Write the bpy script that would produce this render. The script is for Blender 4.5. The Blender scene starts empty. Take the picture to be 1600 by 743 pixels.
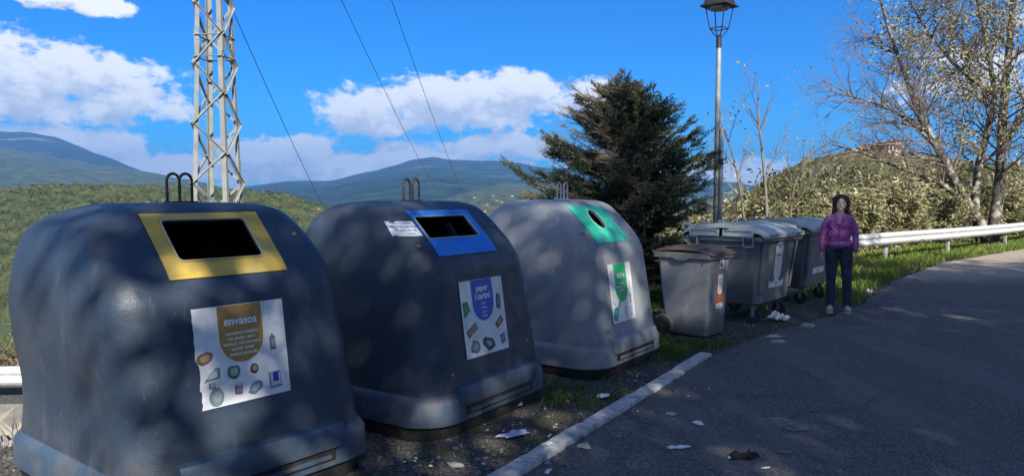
import bpy, bmesh, math, random
import numpy as np
from mathutils import Vector, Matrix, Quaternion
R = math.radians
scene = bpy.context.scene
col = scene.collection
# ------------------------------------------------------------------ camera
F = 1160.0; EYE = 1.65
PITCH = math.atan(66.5 / F)
cd = bpy.data.cameras.new('camera'); cam = bpy.data.objects.new('camera', cd); col.objects.link(cam)
cam.location = (0, 0, EYE); cam.rotation_euler = (R(90) - PITCH, 0, 0)
cd.sensor_width = 36; cd.lens = F / 1600 * 36; cd.clip_start = 0.05; cd.clip_end = 40000
scene.camera = cam

def ray(px, py):
    x = (px - 800) / F; y = -(py - 371.5) / F
    return Vector((x, math.cos(PITCH) + y * math.sin(PITCH), -math.sin(PITCH) + y * math.cos(PITCH)))
def at(px, py, Y):                       # point on the pixel's ray at distance Y ahead
    d = ray(px, py); return Vector((0, 0, EYE)) + d * (Y / d.y)
def gnd(px, py, z=0.0):                  # point where the pixel's ray meets height z
    d = ray(px, py); return Vector((0, 0, EYE)) + d * ((z - EYE) / d.z)

# ------------------------------------------------------------------ sky + sun
SUN_AZ, SUN_EL = R(162), R(36)           # clockwise from +Y
S = Vector((math.sin(SUN_AZ) * math.cos(SUN_EL), math.cos(SUN_AZ) * math.cos(SUN_EL), math.sin(SUN_EL)))
sd = bpy.data.lights.new('sun', 'SUN'); sd.energy = 4.2; sd.angle = R(0.53); sd.color = (1.0, 0.93, 0.82)
sun = bpy.data.objects.new('sun', sd); col.objects.link(sun); sun.rotation_euler = S.to_track_quat('Z', 'Y').to_euler()

class NT:
    """tiny node-tree helper"""
    def __init__(s, tree): s.t = tree
    def n(s, typ, **kw):
        nd = s.t.nodes.new(typ)
        for k, v in kw.items(): setattr(nd, k, v)
        return nd
    def link(s, a, b): s.t.links.new(a, b)
    def put(s, sock, v):
        if isinstance(v, bpy.types.NodeSocket): s.link(v, sock)
        elif v is not None: sock.default_value = v
    def m(s, op, a, b=None, c=None, clamp=False):
        nd = s.n('ShaderNodeMath', operation=op, use_clamp=clamp)
        for i, v in enumerate((a, b, c)):
            if v is not None: s.put(nd.inputs[i], v)
        return nd.outputs[0]
    def rng(s, v, a, b, c=0.0, d=1.0):
        nd = s.n('ShaderNodeMapRange', interpolation_type='SMOOTHSTEP')
        for i, q in enumerate((v, a, b, c, d)): s.put(nd.inputs[i], q)
        return nd.outputs[0]
    def noise(s, vec, scale, detail=4, rough=0.55, dist=0.0):
        nd = s.n('ShaderNodeTexNoise'); s.put(nd.inputs['Vector'], vec)
        nd.inputs['Scale'].default_value = scale; nd.inputs['Detail'].default_value = detail
        nd.inputs['Roughness'].default_value = rough; nd.inputs['Distortion'].default_value = dist
        return nd.outputs['Fac']
    def vor(s, vec, scale, out='Color'):
        nd = s.n('ShaderNodeTexVoronoi'); s.put(nd.inputs['Vector'], vec); nd.inputs['Scale'].default_value = scale
        return nd.outputs[out]
    def mix(s, f, a, b):
        nd = s.n('ShaderNodeMix', data_type='RGBA')
        s.put(nd.inputs[0], f)
        s.put(nd.inputs[6], (*a, 1) if isinstance(a, tuple) and len(a) == 3 else a)
        s.put(nd.inputs[7], (*b, 1) if isinstance(b, tuple) and len(b) == 3 else b)
        return nd.outputs[2]

w = bpy.data.worlds.new('World'); scene.world = w; w.use_nodes = True
wt = w.node_tree; wt.nodes.clear(); W = NT(wt)
# cloud density as a function of azimuth / elevation (degrees)
grp = bpy.data.node_groups.new('cloud_density', 'ShaderNodeTree')
grp.interface.new_socket('az', in_out='INPUT', socket_type='NodeSocketFloat')
grp.interface.new_socket('el', in_out='INPUT', socket_type='NodeSocketFloat')
grp.interface.new_socket('d', in_out='OUTPUT', socket_type='NodeSocketFloat')
G = NT(grp); gi = G.n('NodeGroupInput'); go = G.n('NodeGroupOutput')
az, el = gi.outputs[0], gi.outputs[1]
def azel(px, py):
    d = ray(px, py); return math.degrees(math.atan2(d.x, d.y)), math.degrees(math.atan2(d.z, math.hypot(d.x, d.y)))
blobs = []
for (px, py, rx, ry) in [(70, 128, 200, 56), (190, 152, 112, 30), (-90, 95, 130, 75), (30, -16, 90, 20),
                         (700, 166, 205, 46), (805, 150, 115, 42), (590, 174, 100, 38), (590, 264, 280, 42), (430, 236, 100, 26),
                         (770, 228, 120, 24), (60, 224, 180, 24), (215, 262, 130, 26), (160, 12, 40, 14),
                         (1120, 300, 200, 50), (-500, 60, 300, 70), (930, 150, 40, 26)]:
    a0, e0 = azel(px, py); k = math.degrees(1 / F)
    blobs.append((a0, e0, rx * k, ry * k))
for i in range(44):                       # unseen rest of the sky, clouds added to brighten the shade
    rr_ = random.Random(i); aa_ = 52 + (i * 83.7) % 256; blobs.append((aa_ - 360 if aa_ > 180 else aa_, 8 + (i * 37.7) % 58, rr_.uniform(12, 24), rr_.uniform(4, 9)))
cur = None
for a0, e0, ra, re in blobs:
    da = G.m('DIVIDE', G.m('SUBTRACT', az, a0), ra); de = G.m('DIVIDE', G.m('SUBTRACT', el, e0), re)
    d2 = G.m('ADD', G.m('MULTIPLY', da, da), G.m('MULTIPLY', de, de)); mk = G.m('SUBTRACT', 1.0, d2)
    cur = mk if cur is None else G.m('SMOOTH_MAX', cur, mk, 0.25)
cmb = G.n('ShaderNodeCombineXYZ'); G.put(cmb.inputs[0], az); G.put(cmb.inputs[1], G.m('MULTIPLY', el, 1.5))
n1 = G.noise(cmb.outputs[0], 0.22, 8, 0.58, 0.25); n2 = G.noise(cmb.outputs[0], 1.1, 7, 0.62)
cur = G.m('MAXIMUM', cur, -1.4)
cur = G.m('ADD', cur, G.m('ADD', G.m('MULTIPLY', G.m('SUBTRACT', n1, 0.5), 4.2), G.m('MULTIPLY', G.m('SUBTRACT', n2, 0.5), 1.5)))
G.link(cur, go.inputs[0])
tc = W.n('ShaderNodeTexCoord'); sp = W.n('ShaderNodeSeparateXYZ'); W.link(tc.outputs['Generated'], sp.inputs[0])
AZ = W.m('MULTIPLY', W.m('ARCTAN2', sp.outputs[0], sp.outputs[1]), 57.29578)
EL = W.m('MULTIPLY', W.m('ARCSINE', sp.outputs[2]), 57.29578)
def cdens(a, e):
    g = W.n('ShaderNodeGroup'); g.node_tree = grp; W.put(g.inputs[0], a); W.put(g.inputs[1], e); return g.outputs[0]
D0 = cdens(AZ, EL); D1 = cdens(W.m('ADD', AZ, 0.35), W.m('ADD', EL, 1.3))
alpha = W.rng(D0, -0.12, 0.55)
lit = W.rng(W.m('SUBTRACT', D1, W.m('MULTIPLY', D0, 0.45)), -0.2, 0.95, 1.0, 0.0)
sky = W.n('ShaderNodeTexSky', sky_type='NISHITA'); sky.sun_disc = False; sky.sun_elevation = SUN_EL; sky.sun_rotation = SUN_AZ
sky.altitude = 900; sky.air_density = 1.0; sky.dust_density = 0.2; sky.ozone_density = 2.2
hs = W.n('ShaderNodeHueSaturation'); hs.inputs['Saturation'].default_value = 1.22; hs.inputs['Value'].default_value = 1.0
W.link(sky.outputs[0], hs.inputs['Color'])
skc = W.n('ShaderNodeMix', data_type='RGBA', blend_type='MULTIPLY'); skc.inputs[0].default_value = 1
W.link(hs.outputs[0], skc.inputs[6]); skc.inputs[7].default_value = (0.05, 0.57, 1.08, 1)
ccol = W.mix(lit, (4.9, 5.4, 6.3), (8.4, 8.5, 8.6))
fin = W.mix(W.m('MULTIPLY', alpha, 0.97), skc.outputs[2], ccol)
bg = W.n('ShaderNodeBackground'); W.link(fin, bg.inputs[0]); bg.inputs[1].default_value = 0.055
wo = W.n('ShaderNodeOutputWorld'); W.link(bg.outputs[0], wo.inputs[0])
vs = scene.view_settings; vs.view_transform = 'Standard'; vs.look = 'None'; vs.gamma = 1; vs.use_curve_mapping = False; vs.exposure = 1.42

# ------------------------------------------------------------------ materials
MATS = {}
def mat(name, c, rough=0.6, c2=None, scale=6.0, bump=0.0, bscale=60.0, metal=0.0, spec=0.5, alpha=None, detail=5, trans=0.0, contrast=(0.35, 0.65), coord='Object'):
    if name in MATS: return MATS[name]
    m = bpy.data.materials.new(name); m.use_nodes = True; t = m.node_tree; N = NT(t)
    b = t.nodes['Principled BSDF']; b.inputs['Roughness'].default_value = rough
    b.inputs['Metallic'].default_value = metal; b.inputs['Specular IOR Level'].default_value = spec
    tcn = N.n('ShaderNodeTexCoord'); v = tcn.outputs[coord]
    if c2 is not None:
        f = N.rng(N.noise(v, scale, detail, 0.6), *contrast)
        N.link(N.mix(f, c, c2), b.inputs['Base Color'])
    else: b.inputs['Base Color'].default_value = (*c, 1)
    if bump:
        bn = N.n('ShaderNodeBump'); bn.inputs['Strength'].default_value = bump; bn.inputs['Distance'].default_value = 0.02
        N.link(N.noise(v, bscale, 4), bn.inputs['Height']); N.link(bn.outputs[0], b.inputs['Normal'])
    if trans:
        tb = N.n('ShaderNodeBsdfTranslucent'); 
        if b.inputs['Base Color'].is_linked: N.link(b.inputs['Base Color'].links[0].from_socket, tb.inputs[0])
        else: tb.inputs[0].default_value = (*c, 1)
        mx = N.n('ShaderNodeMixShader'); mx.inputs[0].default_value = trans
        N.link(b.outputs[0], mx.inputs[1]); N.link(tb.outputs[0], mx.inputs[2])
        N.link(mx.outputs[0], t.nodes['Material Output'].inputs[0])
    MATS[name] = m; return m

def leaf_mat(name, c1, c2, c3, trans=0.25, scale=1.3, rough=0.5):
    """leaf colour varies leaf by leaf (random per island) and clump by clump"""
    m = bpy.data.materials.new(name); m.use_nodes = True; t = m.node_tree; N = NT(t)
    b = t.nodes['Principled BSDF']; b.inputs['Roughness'].default_value = rough; b.inputs['Specular IOR Level'].default_value = 0.35
    g = N.n('ShaderNodeNewGeometry'); tcn = N.n('ShaderNodeTexCoord')
    f = N.rng(N.noise(tcn.outputs['Object'], scale, 3), 0.35, 0.65)
    c = N.mix(f, N.mix(g.outputs['Random Per Island'], c1, c2), N.mix(g.outputs['Random Per Island'], c2, c3))
    N.link(c, b.inputs['Base Color'])
    tb = N.n('ShaderNodeBsdfTranslucent'); N.link(c, tb.inputs[0]); mx = N.n('ShaderNodeMixShader'); mx.inputs[0].default_value = trans
    N.link(b.outputs[0], mx.inputs[1]); N.link(tb.outputs[0], mx.inputs[2]); N.link(mx.outputs[0], t.nodes['Material Output'].inputs[0])
    return m

# ------------------------------------------------------------------ object helpers
def tag(o, label=None, cat=None, group=None, kind=None):
    if label: o['label'] = label
    if cat: o['category'] = cat
    if group: o['group'] = group
    if kind: o['kind'] = kind
    return o
def obj(name, me, m=None, parent=None, smooth=True, angle=None):
    me.name = name
    o = bpy.data.objects.new(name, me); col.objects.link(o)
    if m is not None:
        me.materials.clear(); me.materials.append(m)
    if smooth and len(me.polygons):
        me.polygons.foreach_set('use_smooth', [True] * len(me.polygons))
        if angle: me.set_sharp_from_angle(angle=R(angle))
    if parent: o.parent = parent
    return o
def empty(name, loc=(0, 0, 0), rz=0.0, label=None, cat=None, group=None):
    o = bpy.data.objects.new(name, None); col.objects.link(o); o.location = loc; o.rotation_euler = (0, 0, rz)
    o.empty_display_size = 0.1
    return tag(o, label, cat, group)
def copy_tree(o, parent=None):
    c = o.copy(); col.objects.link(c)
    if parent: c.parent = parent
    for ch in list(o.children): copy_tree(ch, c)
    return c
def mesh(name, V, Fc):
    me = bpy.data.meshes.new(name); me.from_pydata([tuple(v) for v in V], [], [tuple(f) for f in Fc]); me.update(); return me
def quads(name, V, n=4):
    """V: (k*n,3) array of unconnected n-gons, fast"""
    V = np.asarray(V, dtype=np.float32); k = len(V) // n
    me = bpy.data.meshes.new(name); me.vertices.add(len(V)); me.vertices.foreach_set('co', V.ravel())
    me.loops.add(len(V)); me.loops.foreach_set('vertex_index', np.arange(len(V), dtype=np.int32))
    me.polygons.add(k); me.polygons.foreach_set('loop_start', np.arange(0, k * n, n, dtype=np.int32))
    try: me.polygons.foreach_set('loop_total', np.full(k, n, dtype=np.int32))
    except Exception: pass
    me.update(calc_edges=True); return me
class MB:
    def __init__(s): s.V = []; s.F = []
    def add(s, V, Fc):
        k = len(s.V); s.V += [tuple(v) for v in V]; s.F += [tuple(i + k for i in f) for f in Fc]; return s
    def box(s, c, d, rot=None, bev=0.0):
        bm = bmesh.new(); bmesh.ops.create_cube(bm, size=1); 
        for v in bm.verts: v.co = Vector((v.co.x * d[0], v.co.y * d[1], v.co.z * d[2]))
        if bev: bmesh.ops.bevel(bm, geom=bm.edges[:], offset=min(bev, min(d) * 0.45), segments=2, affect='EDGES', profile=0.5)
        for v in bm.verts:
            q = v.co.copy()
            if rot is not None: q.rotate(rot)
            v.co = q + Vector(c)
        bm.verts.index_update(); s.add([v.co[:] for v in bm.verts], [[v.index for v in f.verts] for f in bm.faces]); bm.free(); return s
    def beam(s, a, b, wd, th, up=(0, 0, 1), bev=0.0):
        a = Vector(a); b = Vector(b); z = (b - a); L = z.length; z.normalize()
        x = Vector(up).cross(z)
        if x.length < 1e-3: x = Vector((1, 0, 0)).cross(z)
        x.normalize(); y = z.cross(x); M = Matrix((x, y, z)).transposed()
        return s.box((a + b) / 2, (wd, th, L), rot=M.to_quaternion().to_euler(), bev=bev)
    def tube(s, pts, rad, k=8, cap=True, closed=False):
        pts = [Vector(p) for p in pts]; n = len(pts); rad = [rad] * n if not hasattr(rad, '__len__') else rad
        V = []; Fc = []; pu = None
        for i, p in enumerate(pts):
            if closed: d = (pts[(i + 1) % n] - pts[i - 1])
            else: d = (pts[min(i + 1, n - 1)] - pts[max(i - 1, 0)])
            d.normalize()
            if pu is None: pu = d.orthogonal().normalized()
            u = (pu - d * pu.dot(d))
            u = u.normalized() if u.length > 1e-6 else d.orthogonal().normalized()
            pu = u; v = d.cross(u)
            for j in range(k):
                t = 2 * math.pi * j / k; V.append(p + (u * math.cos(t) + v * math.sin(t)) * rad[i])
        for i in range(n if closed else n - 1):
            for j in range(k):
                a = i * k + j; b = i * k + (j + 1) % k; i2 = (i + 1) % n
                Fc.append((a, b, i2 * k + (j + 1) % k, i2 * k + j))
        if cap and not closed: Fc.append(tuple(range(k))[::-1]); Fc.append(tuple((n - 1) * k + j for j in range(k)))
        return s.add(V, Fc)
    def cyl(s, a, b, r, k=20, r2=None): return s.tube([a, b], [r, r if r2 is None else r2], k)
    def lathe(s, prof, c=(0, 0, 0), axis=(0, 0, 1), k=28):
        q = Vector((0, 0, 1)).rotation_difference(Vector(axis)); V = []; n = len(prof)
        for r, z in prof:
            for j in range(k):
                t = 2 * math.pi * j / k; V.append(Vector(c) + q @ Vector((r * math.cos(t), r * math.sin(t), z)))
        Fc = [(i * k + j, i * k + (j + 1) % k, (i + 1) * k + (j + 1) % k, (i + 1) * k + j) for i in range(n - 1) for j in range(k)]
        return s.add(V, Fc)
    def loft(s, rings, cap=True):
        k = len(rings[0]); V = [p for r in rings for p in r]; n = len(rings)
        Fc = [(i * k + j, i * k + (j + 1) % k, (i + 1) * k + (j + 1) % k, (i + 1) * k + j) for i in range(n - 1) for j in range(k)]
        if cap: Fc.append(tuple(range(k))[::-1]); Fc.append(tuple((n - 1) * k + j for j in range(k)))
        return s.add(V, Fc)
    def me(s, name='m'): return mesh(name, s.V, s.F)
    def build(s, name, m, parent=None, angle=35, smooth=True): return obj(name, s.me(name), m, parent, smooth, angle)
def evaluated(o):
    dg = bpy.context.evaluated_depsgraph_get(); dg.update()
    me = bpy.data.meshes.new_from_object(o.evaluated_get(dg)); return me
def apply_mods(o):
    me = evaluated(o); o.modifiers.clear(); old = o.data; mats = [m for m in old.materials]; o.data = me
    me.materials.clear()
    for m in mats: me.materials.append(m)
    me.name = old.name + '_m'; return o
def vnoise(x, y, scale, seed=0, octaves=4, pers=0.5):
    out = np.zeros_like(x, dtype=float); amp = 1.0; tot = 0
    for o in range(octaves):
        X = x * scale + seed * 17.3; Y = y * scale + seed * 9.1; xi = np.floor(X); yi = np.floor(Y); fx = X - xi; fy = Y - yi
        fx = fx * fx * (3 - 2 * fx); fy = fy * fy * (3 - 2 * fy)
        def h(a, b):
            v = np.sin(a * 127.1 + b * 311.7 + (seed + o) * 74.7) * 43758.5453; return v - np.floor(v)
        v = (h(xi, yi) * (1 - fx) + h(xi + 1, yi) * fx) * (1 - fy) + (h(xi, yi + 1) * (1 - fx) + h(xi + 1, yi + 1) * fx) * fy
        out += amp * (v - 0.5); tot += amp; amp *= pers; scale *= 2.03
    return out / tot
def sstep(t): t = np.clip(t, 0, 1); return t * t * (3 - 2 * t)

# ------------------------------------------------------------------ ground
EDGE = [(-9, -3), (-4.6, 2.7), (-2.9, 5.15), (-0.45, 8.25), (1.2, 10.9), (3.0, 13.0), (5.2, 15.6), (8.3, 19.0), (11.6, 21.9), (15.9, 25.8), (30, 37), (90, 75)]
ROAD = [(-9.7, -10), (-3.75, -1.6), (0.05, 4.36), (2.03, 7.6), (3.5, 9.25), (5.1, 10.9), (7.3, 14.2), (10.4, 18.0), (16.2, 23.2), (30, 33.5), (60, 52)]
def signed(P, x, y):
    """distance to polyline, positive on its left"""
    best = np.full(x.shape, 1e9); sg = np.ones(x.shape)
    for (ax, ay), (bx, by) in zip(P[:-1], P[1:]):
        dx, dy = bx - ax, by - ay; L2 = dx * dx + dy * dy
        t = np.clip(((x - ax) * dx + (y - ay) * dy) / L2, 0, 1); ex = x - ax - t * dx; ey = y - ay - t * dy
        d = np.hypot(ex, ey); s = np.sign(dx * (y - ay) - dy * (x - ax)); u = d < best - 1e-9
        best = np.where(u, d, best); sg = np.where(u, s, sg)
    return best * sg
def height(x, y):
    D = signed(EDGE, x, y)
    bench = 6.5 * sstep((3.5 - x) / 4)                       # the lower lane only runs behind the bins
    z = -1.45 * sstep((D - 0.05) / 2.2)
    low = np.maximum(D - 2.5 - bench, 0)
    yy = np.maximum(y - 11.6, 0) * (x < 3.5)
    z = z - 32 * (1 - np.exp(-low * 0.42 / 32)) * 1.0
    r = np.hypot(x, y)
    z = z + 0.035 * vnoise(x, y, 1.3, 3) * (r < 60) + vnoise(x, y, 0.03, 5) * np.clip((D - 12) / 60, 0, 1) * 6
    z = z + np.clip((-signed(ROAD, x, y) - 8.5) * 0.35, 0, 6) * (r < 300)    # bank on the far side of the road
    z = np.where(signed(ROAD, x, y) < 0.12, np.minimum(z, z * 0 - 0.03) * ((-signed(ROAD, x, y)) < 8.6) + z * ((-signed(ROAD, x, y)) >= 8.6), z)
    return z
def ground_z(x, y): return float(height(np.array([float(x)]), np.array([float(y)]))[0])
nr, na = 330, 400
rad = 0.35 * (9000 / 0.35) ** (np.arange(nr) / (nr - 1)); ang = np.arange(na) * 2 * math.pi / na
RR, AA_ = np.meshgrid(rad, ang, indexing='ij'); GX = RR * np.sin(AA_); GY = RR * np.cos(AA_); GZ = height(GX, GY)
V = np.stack([GX, GY, GZ], -1).reshape(-1, 3).tolist() + [(0, 0, -0.03)]
Fc = []
for i in range(nr - 1):
    for j in range(na):
        j2 = (j + 1) % na; Fc.append((i * na + j, (i + 1) * na + j, (i + 1) * na + j2, i * na + j2))
for j in range(na): Fc.append((len(V) - 1, j, (j + 1) % na))
def ground_material():
    m = bpy.data.materials.new('soil'); m.use_nodes = True; t = m.node_tree; N = NT(t); b = t.nodes['Principled BSDF']
    v = N.n('ShaderNodeTexCoord').outputs['Object']; sp = N.n('ShaderNodeSeparateXYZ'); N.link(v, sp.inputs[0]); x, y, z = sp.outputs
    fine = N.noise(v, 38, 6, 0.7); mid = N.noise(v, 2.6, 5, 0.6); big = N.noise(v, 0.5, 4)
    peb = N.vor(v, 42, 'Distance'); pebc = N.vor(v, 42, 'Color')
    dirt = N.mix(N.rng(fine, 0.35, 0.68), (0.022, 0.019, 0.017), (0.15, 0.14, 0.13))
    stone = N.mix(N.m('GREATER_THAN', N.n('ShaderNodeSeparateColor').outputs[0], 2.0), (0.2, 0.19, 0.17), (0.2, 0.19, 0.17))
    sc = N.n('ShaderNodeSeparateColor'); N.link(pebc, sc.inputs[0])
    ismall = N.m('MULTIPLY', N.m('GREATER_THAN', sc.outputs[0], 0.8), N.m('LESS_THAN', peb, 0.3))
    dirt = N.mix(ismall, dirt, N.mix(sc.outputs[1], (0.12, 0.11, 0.10), (0.42, 0.40, 0.37)))
    grass = N.mix(fine, (0.022, 0.035, 0.008), (0.09, 0.11, 0.03))
    moss = N.rng(N.m('ADD', mid, N.m('MULTIPLY', big, 0.5)), 0.70, 0.92)
    c = N.mix(N.m('MULTIPLY', moss, 0.7), dirt, grass)
    # the low lane behind: worn pale asphalt
    dn = N.m('LESS_THAN', z, -1.2); near = N.m('LESS_THAN', N.m('ADD', N.m('MULTIPLY', y, 1.0), N.m('MULTIPLY', x, 0.0)), 10.9)
    lane = N.m('MULTIPLY', dn, near); lane = N.m('MULTIPLY', lane, N.m('GREATER_THAN', z, -1.8))
    c = N.mix(lane, c, N.mix(N.rng(mid, 0.35, 0.65), (0.20, 0.185, 0.165), (0.30, 0.28, 0.25)))
    # valley: dry grass, field, maquis
    val = N.rng(z, -1.75, -2.6)
    vl = N.mix(N.rng(N.noise(v, 0.28, 6, 0.7), 0.42, 0.60), (0.035, 0.045, 0.018), (0.17, 0.135, 0.07))
    fld = N.mix(N.rng(N.noise(v, 0.012, 2), 0.50, 0.54), (0.06, 0.075, 0.03), (0.34, 0.23, 0.10))
    vl = N.mix(N.rng(z, -18, -26), vl, fld)
    c = N.mix(val, c, vl)
    # sandy shoulder by the sunlit bend
    sh = N.m('MULTIPLY', N.rng(y, 14, 17), N.m('GREATER_THAN', z, -0.6)); 
    c = N.mix(N.m('MULTIPLY', sh, 0.0), c, (0.3, 0.26, 0.2))
    N.link(c, b.inputs['Base Color']); b.inputs['Roughness'].default_value = 0.95; b.inputs['Specular IOR Level'].default_value = 0.2
    bn = N.n('ShaderNodeBump'); bn.inputs['Strength'].default_value = 0.8; bn.inputs['Distance'].default_value = 0.03
    N.link(N.m('ADD', fine, N.m('MULTIPLY', ismall, 0.5)), bn.inputs['Height']); N.link(bn.outputs[0], b.inputs['Normal'])
    return m
g = obj('ground', mesh('ground', V, Fc), ground_material()); tag(g, kind='structure')

def strip(P, off0, off1, z, n=12, seed=0, jit=0.0, seg=0.4):
    """flat sheet along polyline P between two offsets to its right"""
    pts = []
    for (ax, ay), (bx, by) in zip(P[:-1], P[1:]):
        L = math.hypot(bx - ax, by - ay); k = max(1, int(L / seg))
        for i in range(k): pts.append((ax + (bx - ax) * i / k, ay + (by - ay) * i / k))
    pts.append(P[-1]); pts = np.array(pts)
    for _ in range(4): pts[1:-1] = (pts[:-2] + pts[2:]) / 4 + pts[1:-1] / 2 
    d = np.gradient(pts, axis=0); d /= np.linalg.norm(d, axis=1)[:, None]; nn = np.stack([d[:, 1], -d[:, 0]], -1)
    rng = np.random.RandomState(seed); V = []; Fc = []
    rag = vnoise(np.arange(len(pts)) * 1.0, np.zeros(len(pts)), 0.45, seed, 4, 0.7) * jit * 2
    for i in range(len(pts)):
        for j in range(n + 1):
            o = off0 + (off1 - off0) * j / n + (rag[i] if j == 0 else 0); p = pts[i] + nn[i] * o; V.append((p[0], p[1], z))
    for i in range(len(pts) - 1):
        for j in range(n): Fc.append((i * (n + 1) + j, (i + 1) * (n + 1) + j, (i + 1) * (n + 1) + j + 1, i * (n + 1) + j + 1)[::-1])
    return mesh('strip', V, Fc)
def asphalt():
    m = bpy.data.materials.new('asphalt'); m.use_nodes = True; t = m.node_tree; N = NT(t); b = t.nodes['Principled BSDF']
    v = N.n('ShaderNodeTexCoord').outputs['Object']; sp = N.n('ShaderNodeSeparateXYZ'); N.link(v, sp.inputs[0])
    fine = N.noise(v, 70, 3, 0.7); sc = N.n('ShaderNodeSeparateColor'); N.link(N.vor(v, 95, 'Color'), sc.inputs[0])
    agg = N.mix(N.rng(sc.outputs[0], 0.45, 1.0), (0.055, 0.055, 0.054), (0.28, 0.27, 0.26))
    c = N.mix(N.rng(fine, 0.3, 0.7), agg, (0.098, 0.095, 0.092))
    c = N.mix(N.m('MULTIPLY', N.rng(N.noise(v, 0.9, 5), 0.45, 0.75), 0.45), c, (0.085, 0.082, 0.078))
    mp = N.n('ShaderNodeMapping'); N.link(v, mp.inputs[0]); mp.inputs['Rotation'].default_value = (0, 0, R(33)); mp.inputs['Scale'].default_value = (1.6, .22, 1)
    c = N.mix(N.m('MULTIPLY', N.rng(N.noise(mp.outputs[0], 1.1, 6, .65), .46, .64), .6), c, (0.155, 0.148, 0.14))
    ed = N.n('ShaderNodeTexVoronoi', feature='DISTANCE_TO_EDGE'); wv = N.n('ShaderNodeMixRGB') if False else None
    nz = N.n('ShaderNodeTexNoise'); N.link(v, nz.inputs['Vector']); nz.inputs['Scale'].default_value = 1.7; nz.inputs['Detail'].default_value = 6
    va = N.n('ShaderNodeVectorMath', operation='MULTIPLY_ADD'); N.link(nz.outputs['Color'], va.inputs[0]); va.inputs[1].default_value = (.9, .9, 0); N.link(v, va.inputs[2])
    N.link(va.outputs[0], ed.inputs['Vector']); ed.inputs['Scale'].default_value = 0.42
    crk = N.m('MULTIPLY', N.m('LESS_THAN', ed.outputs['Distance'], 0.004), N.rng(N.noise(v, .55, 3), .5, .56))
    c = N.mix(N.m('MULTIPLY', crk, .35), c, (.015, .015, .015))
    # dust and sand blown over the bend further up the road
    dust = N.m('MULTIPLY', N.rng(N.m('ADD', sp.outputs[1], N.m('MULTIPLY', N.noise(v, 0.6, 5), 3.0)), 14.6, 17.5), 0.92)
    c = N.mix(dust, c, (0.36, 0.31, 0.25))
    d2 = N.m('MULTIPLY', N.rng(N.noise(v, 1.6, 6, 0.65, 1.0), 0.60, 0.72), N.rng(sp.outputs[1], 6.5, 9.5))
    c = N.mix(N.m('MULTIPLY', d2, 0.6), c, (0.17, 0.155, 0.14))
    N.link(c, b.inputs['Base Color']); b.inputs['Roughness'].default_value = 0.85; b.inputs['Specular IOR Level'].default_value = 0.3
    bn = N.n('ShaderNodeBump'); bn.inputs['Strength'].default_value = 0.9; bn.inputs['Distance'].default_value = 0.012
    N.link(N.m('ADD', fine, sc.outputs[0]), bn.inputs['Height']); N.link(bn.outputs[0], b.inputs['Normal']); return m
tag(obj('road', strip(ROAD, 0.03, 8.2, 0.012, 16, 3, 0.10, 0.25), asphalt(), smooth=False), kind='structure')

# kerb: a row of worn stones
KA = Vector((0.03, 4.36, 0)); KB = Vector((2.0, 7.56, 0)); kd = (KB - KA).normalized(); kn = Vector((-kd.y, kd.x, 0))
kerb = MB(); rnd = random.Random(4); s0 = -4.0; Ltot = (KB - KA).length
while s0 < Ltot:
    L = min(rnd.uniform(0.75, 1.0), Ltot - s0); n = 9; rings = []
    hh = rnd.uniform(0.038, 0.052); lat = rnd.uniform(-0.012, 0.012)
    for i in range(n + 1):
        c = KA + kd * (s0 + 0.007 + (L - 0.014) * i / n) + kn * lat; e = 0.012 if i in (0, n) else 0
        wl = 0.066 + rnd.uniform(-0.004, 0.002) - e * .4; wr = 0.066 + rnd.uniform(-0.008, 0.002) - e * .4; top = hh - e * .3 + rnd.uniform(-0.0015, 0.001)
        ring = [c + kn * wl + Vector((0, 0, -0.06)), c + kn * wl + Vector((0, 0, top - 0.02)), c + kn * (wl - 0.010) + Vector((0, 0, top)),
                c - kn * (wr - 0.012) + Vector((0, 0, top - 0.001)), c - kn * wr + Vector((0, 0, top - 0.012)), c - kn * wr + Vector((0, 0, -0.06))]
        rings.append(ring)
    kerb.loft(rings); s0 += L
k_ = kerb.build('kerb', mat('kerb stone', (0.26, 0.255, 0.24), 0.9, (0.46, 0.45, 0.43), 16, 0.35, 70, contrast=(0.32, 0.62)), angle=50); tag(k_, kind='structure')

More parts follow.
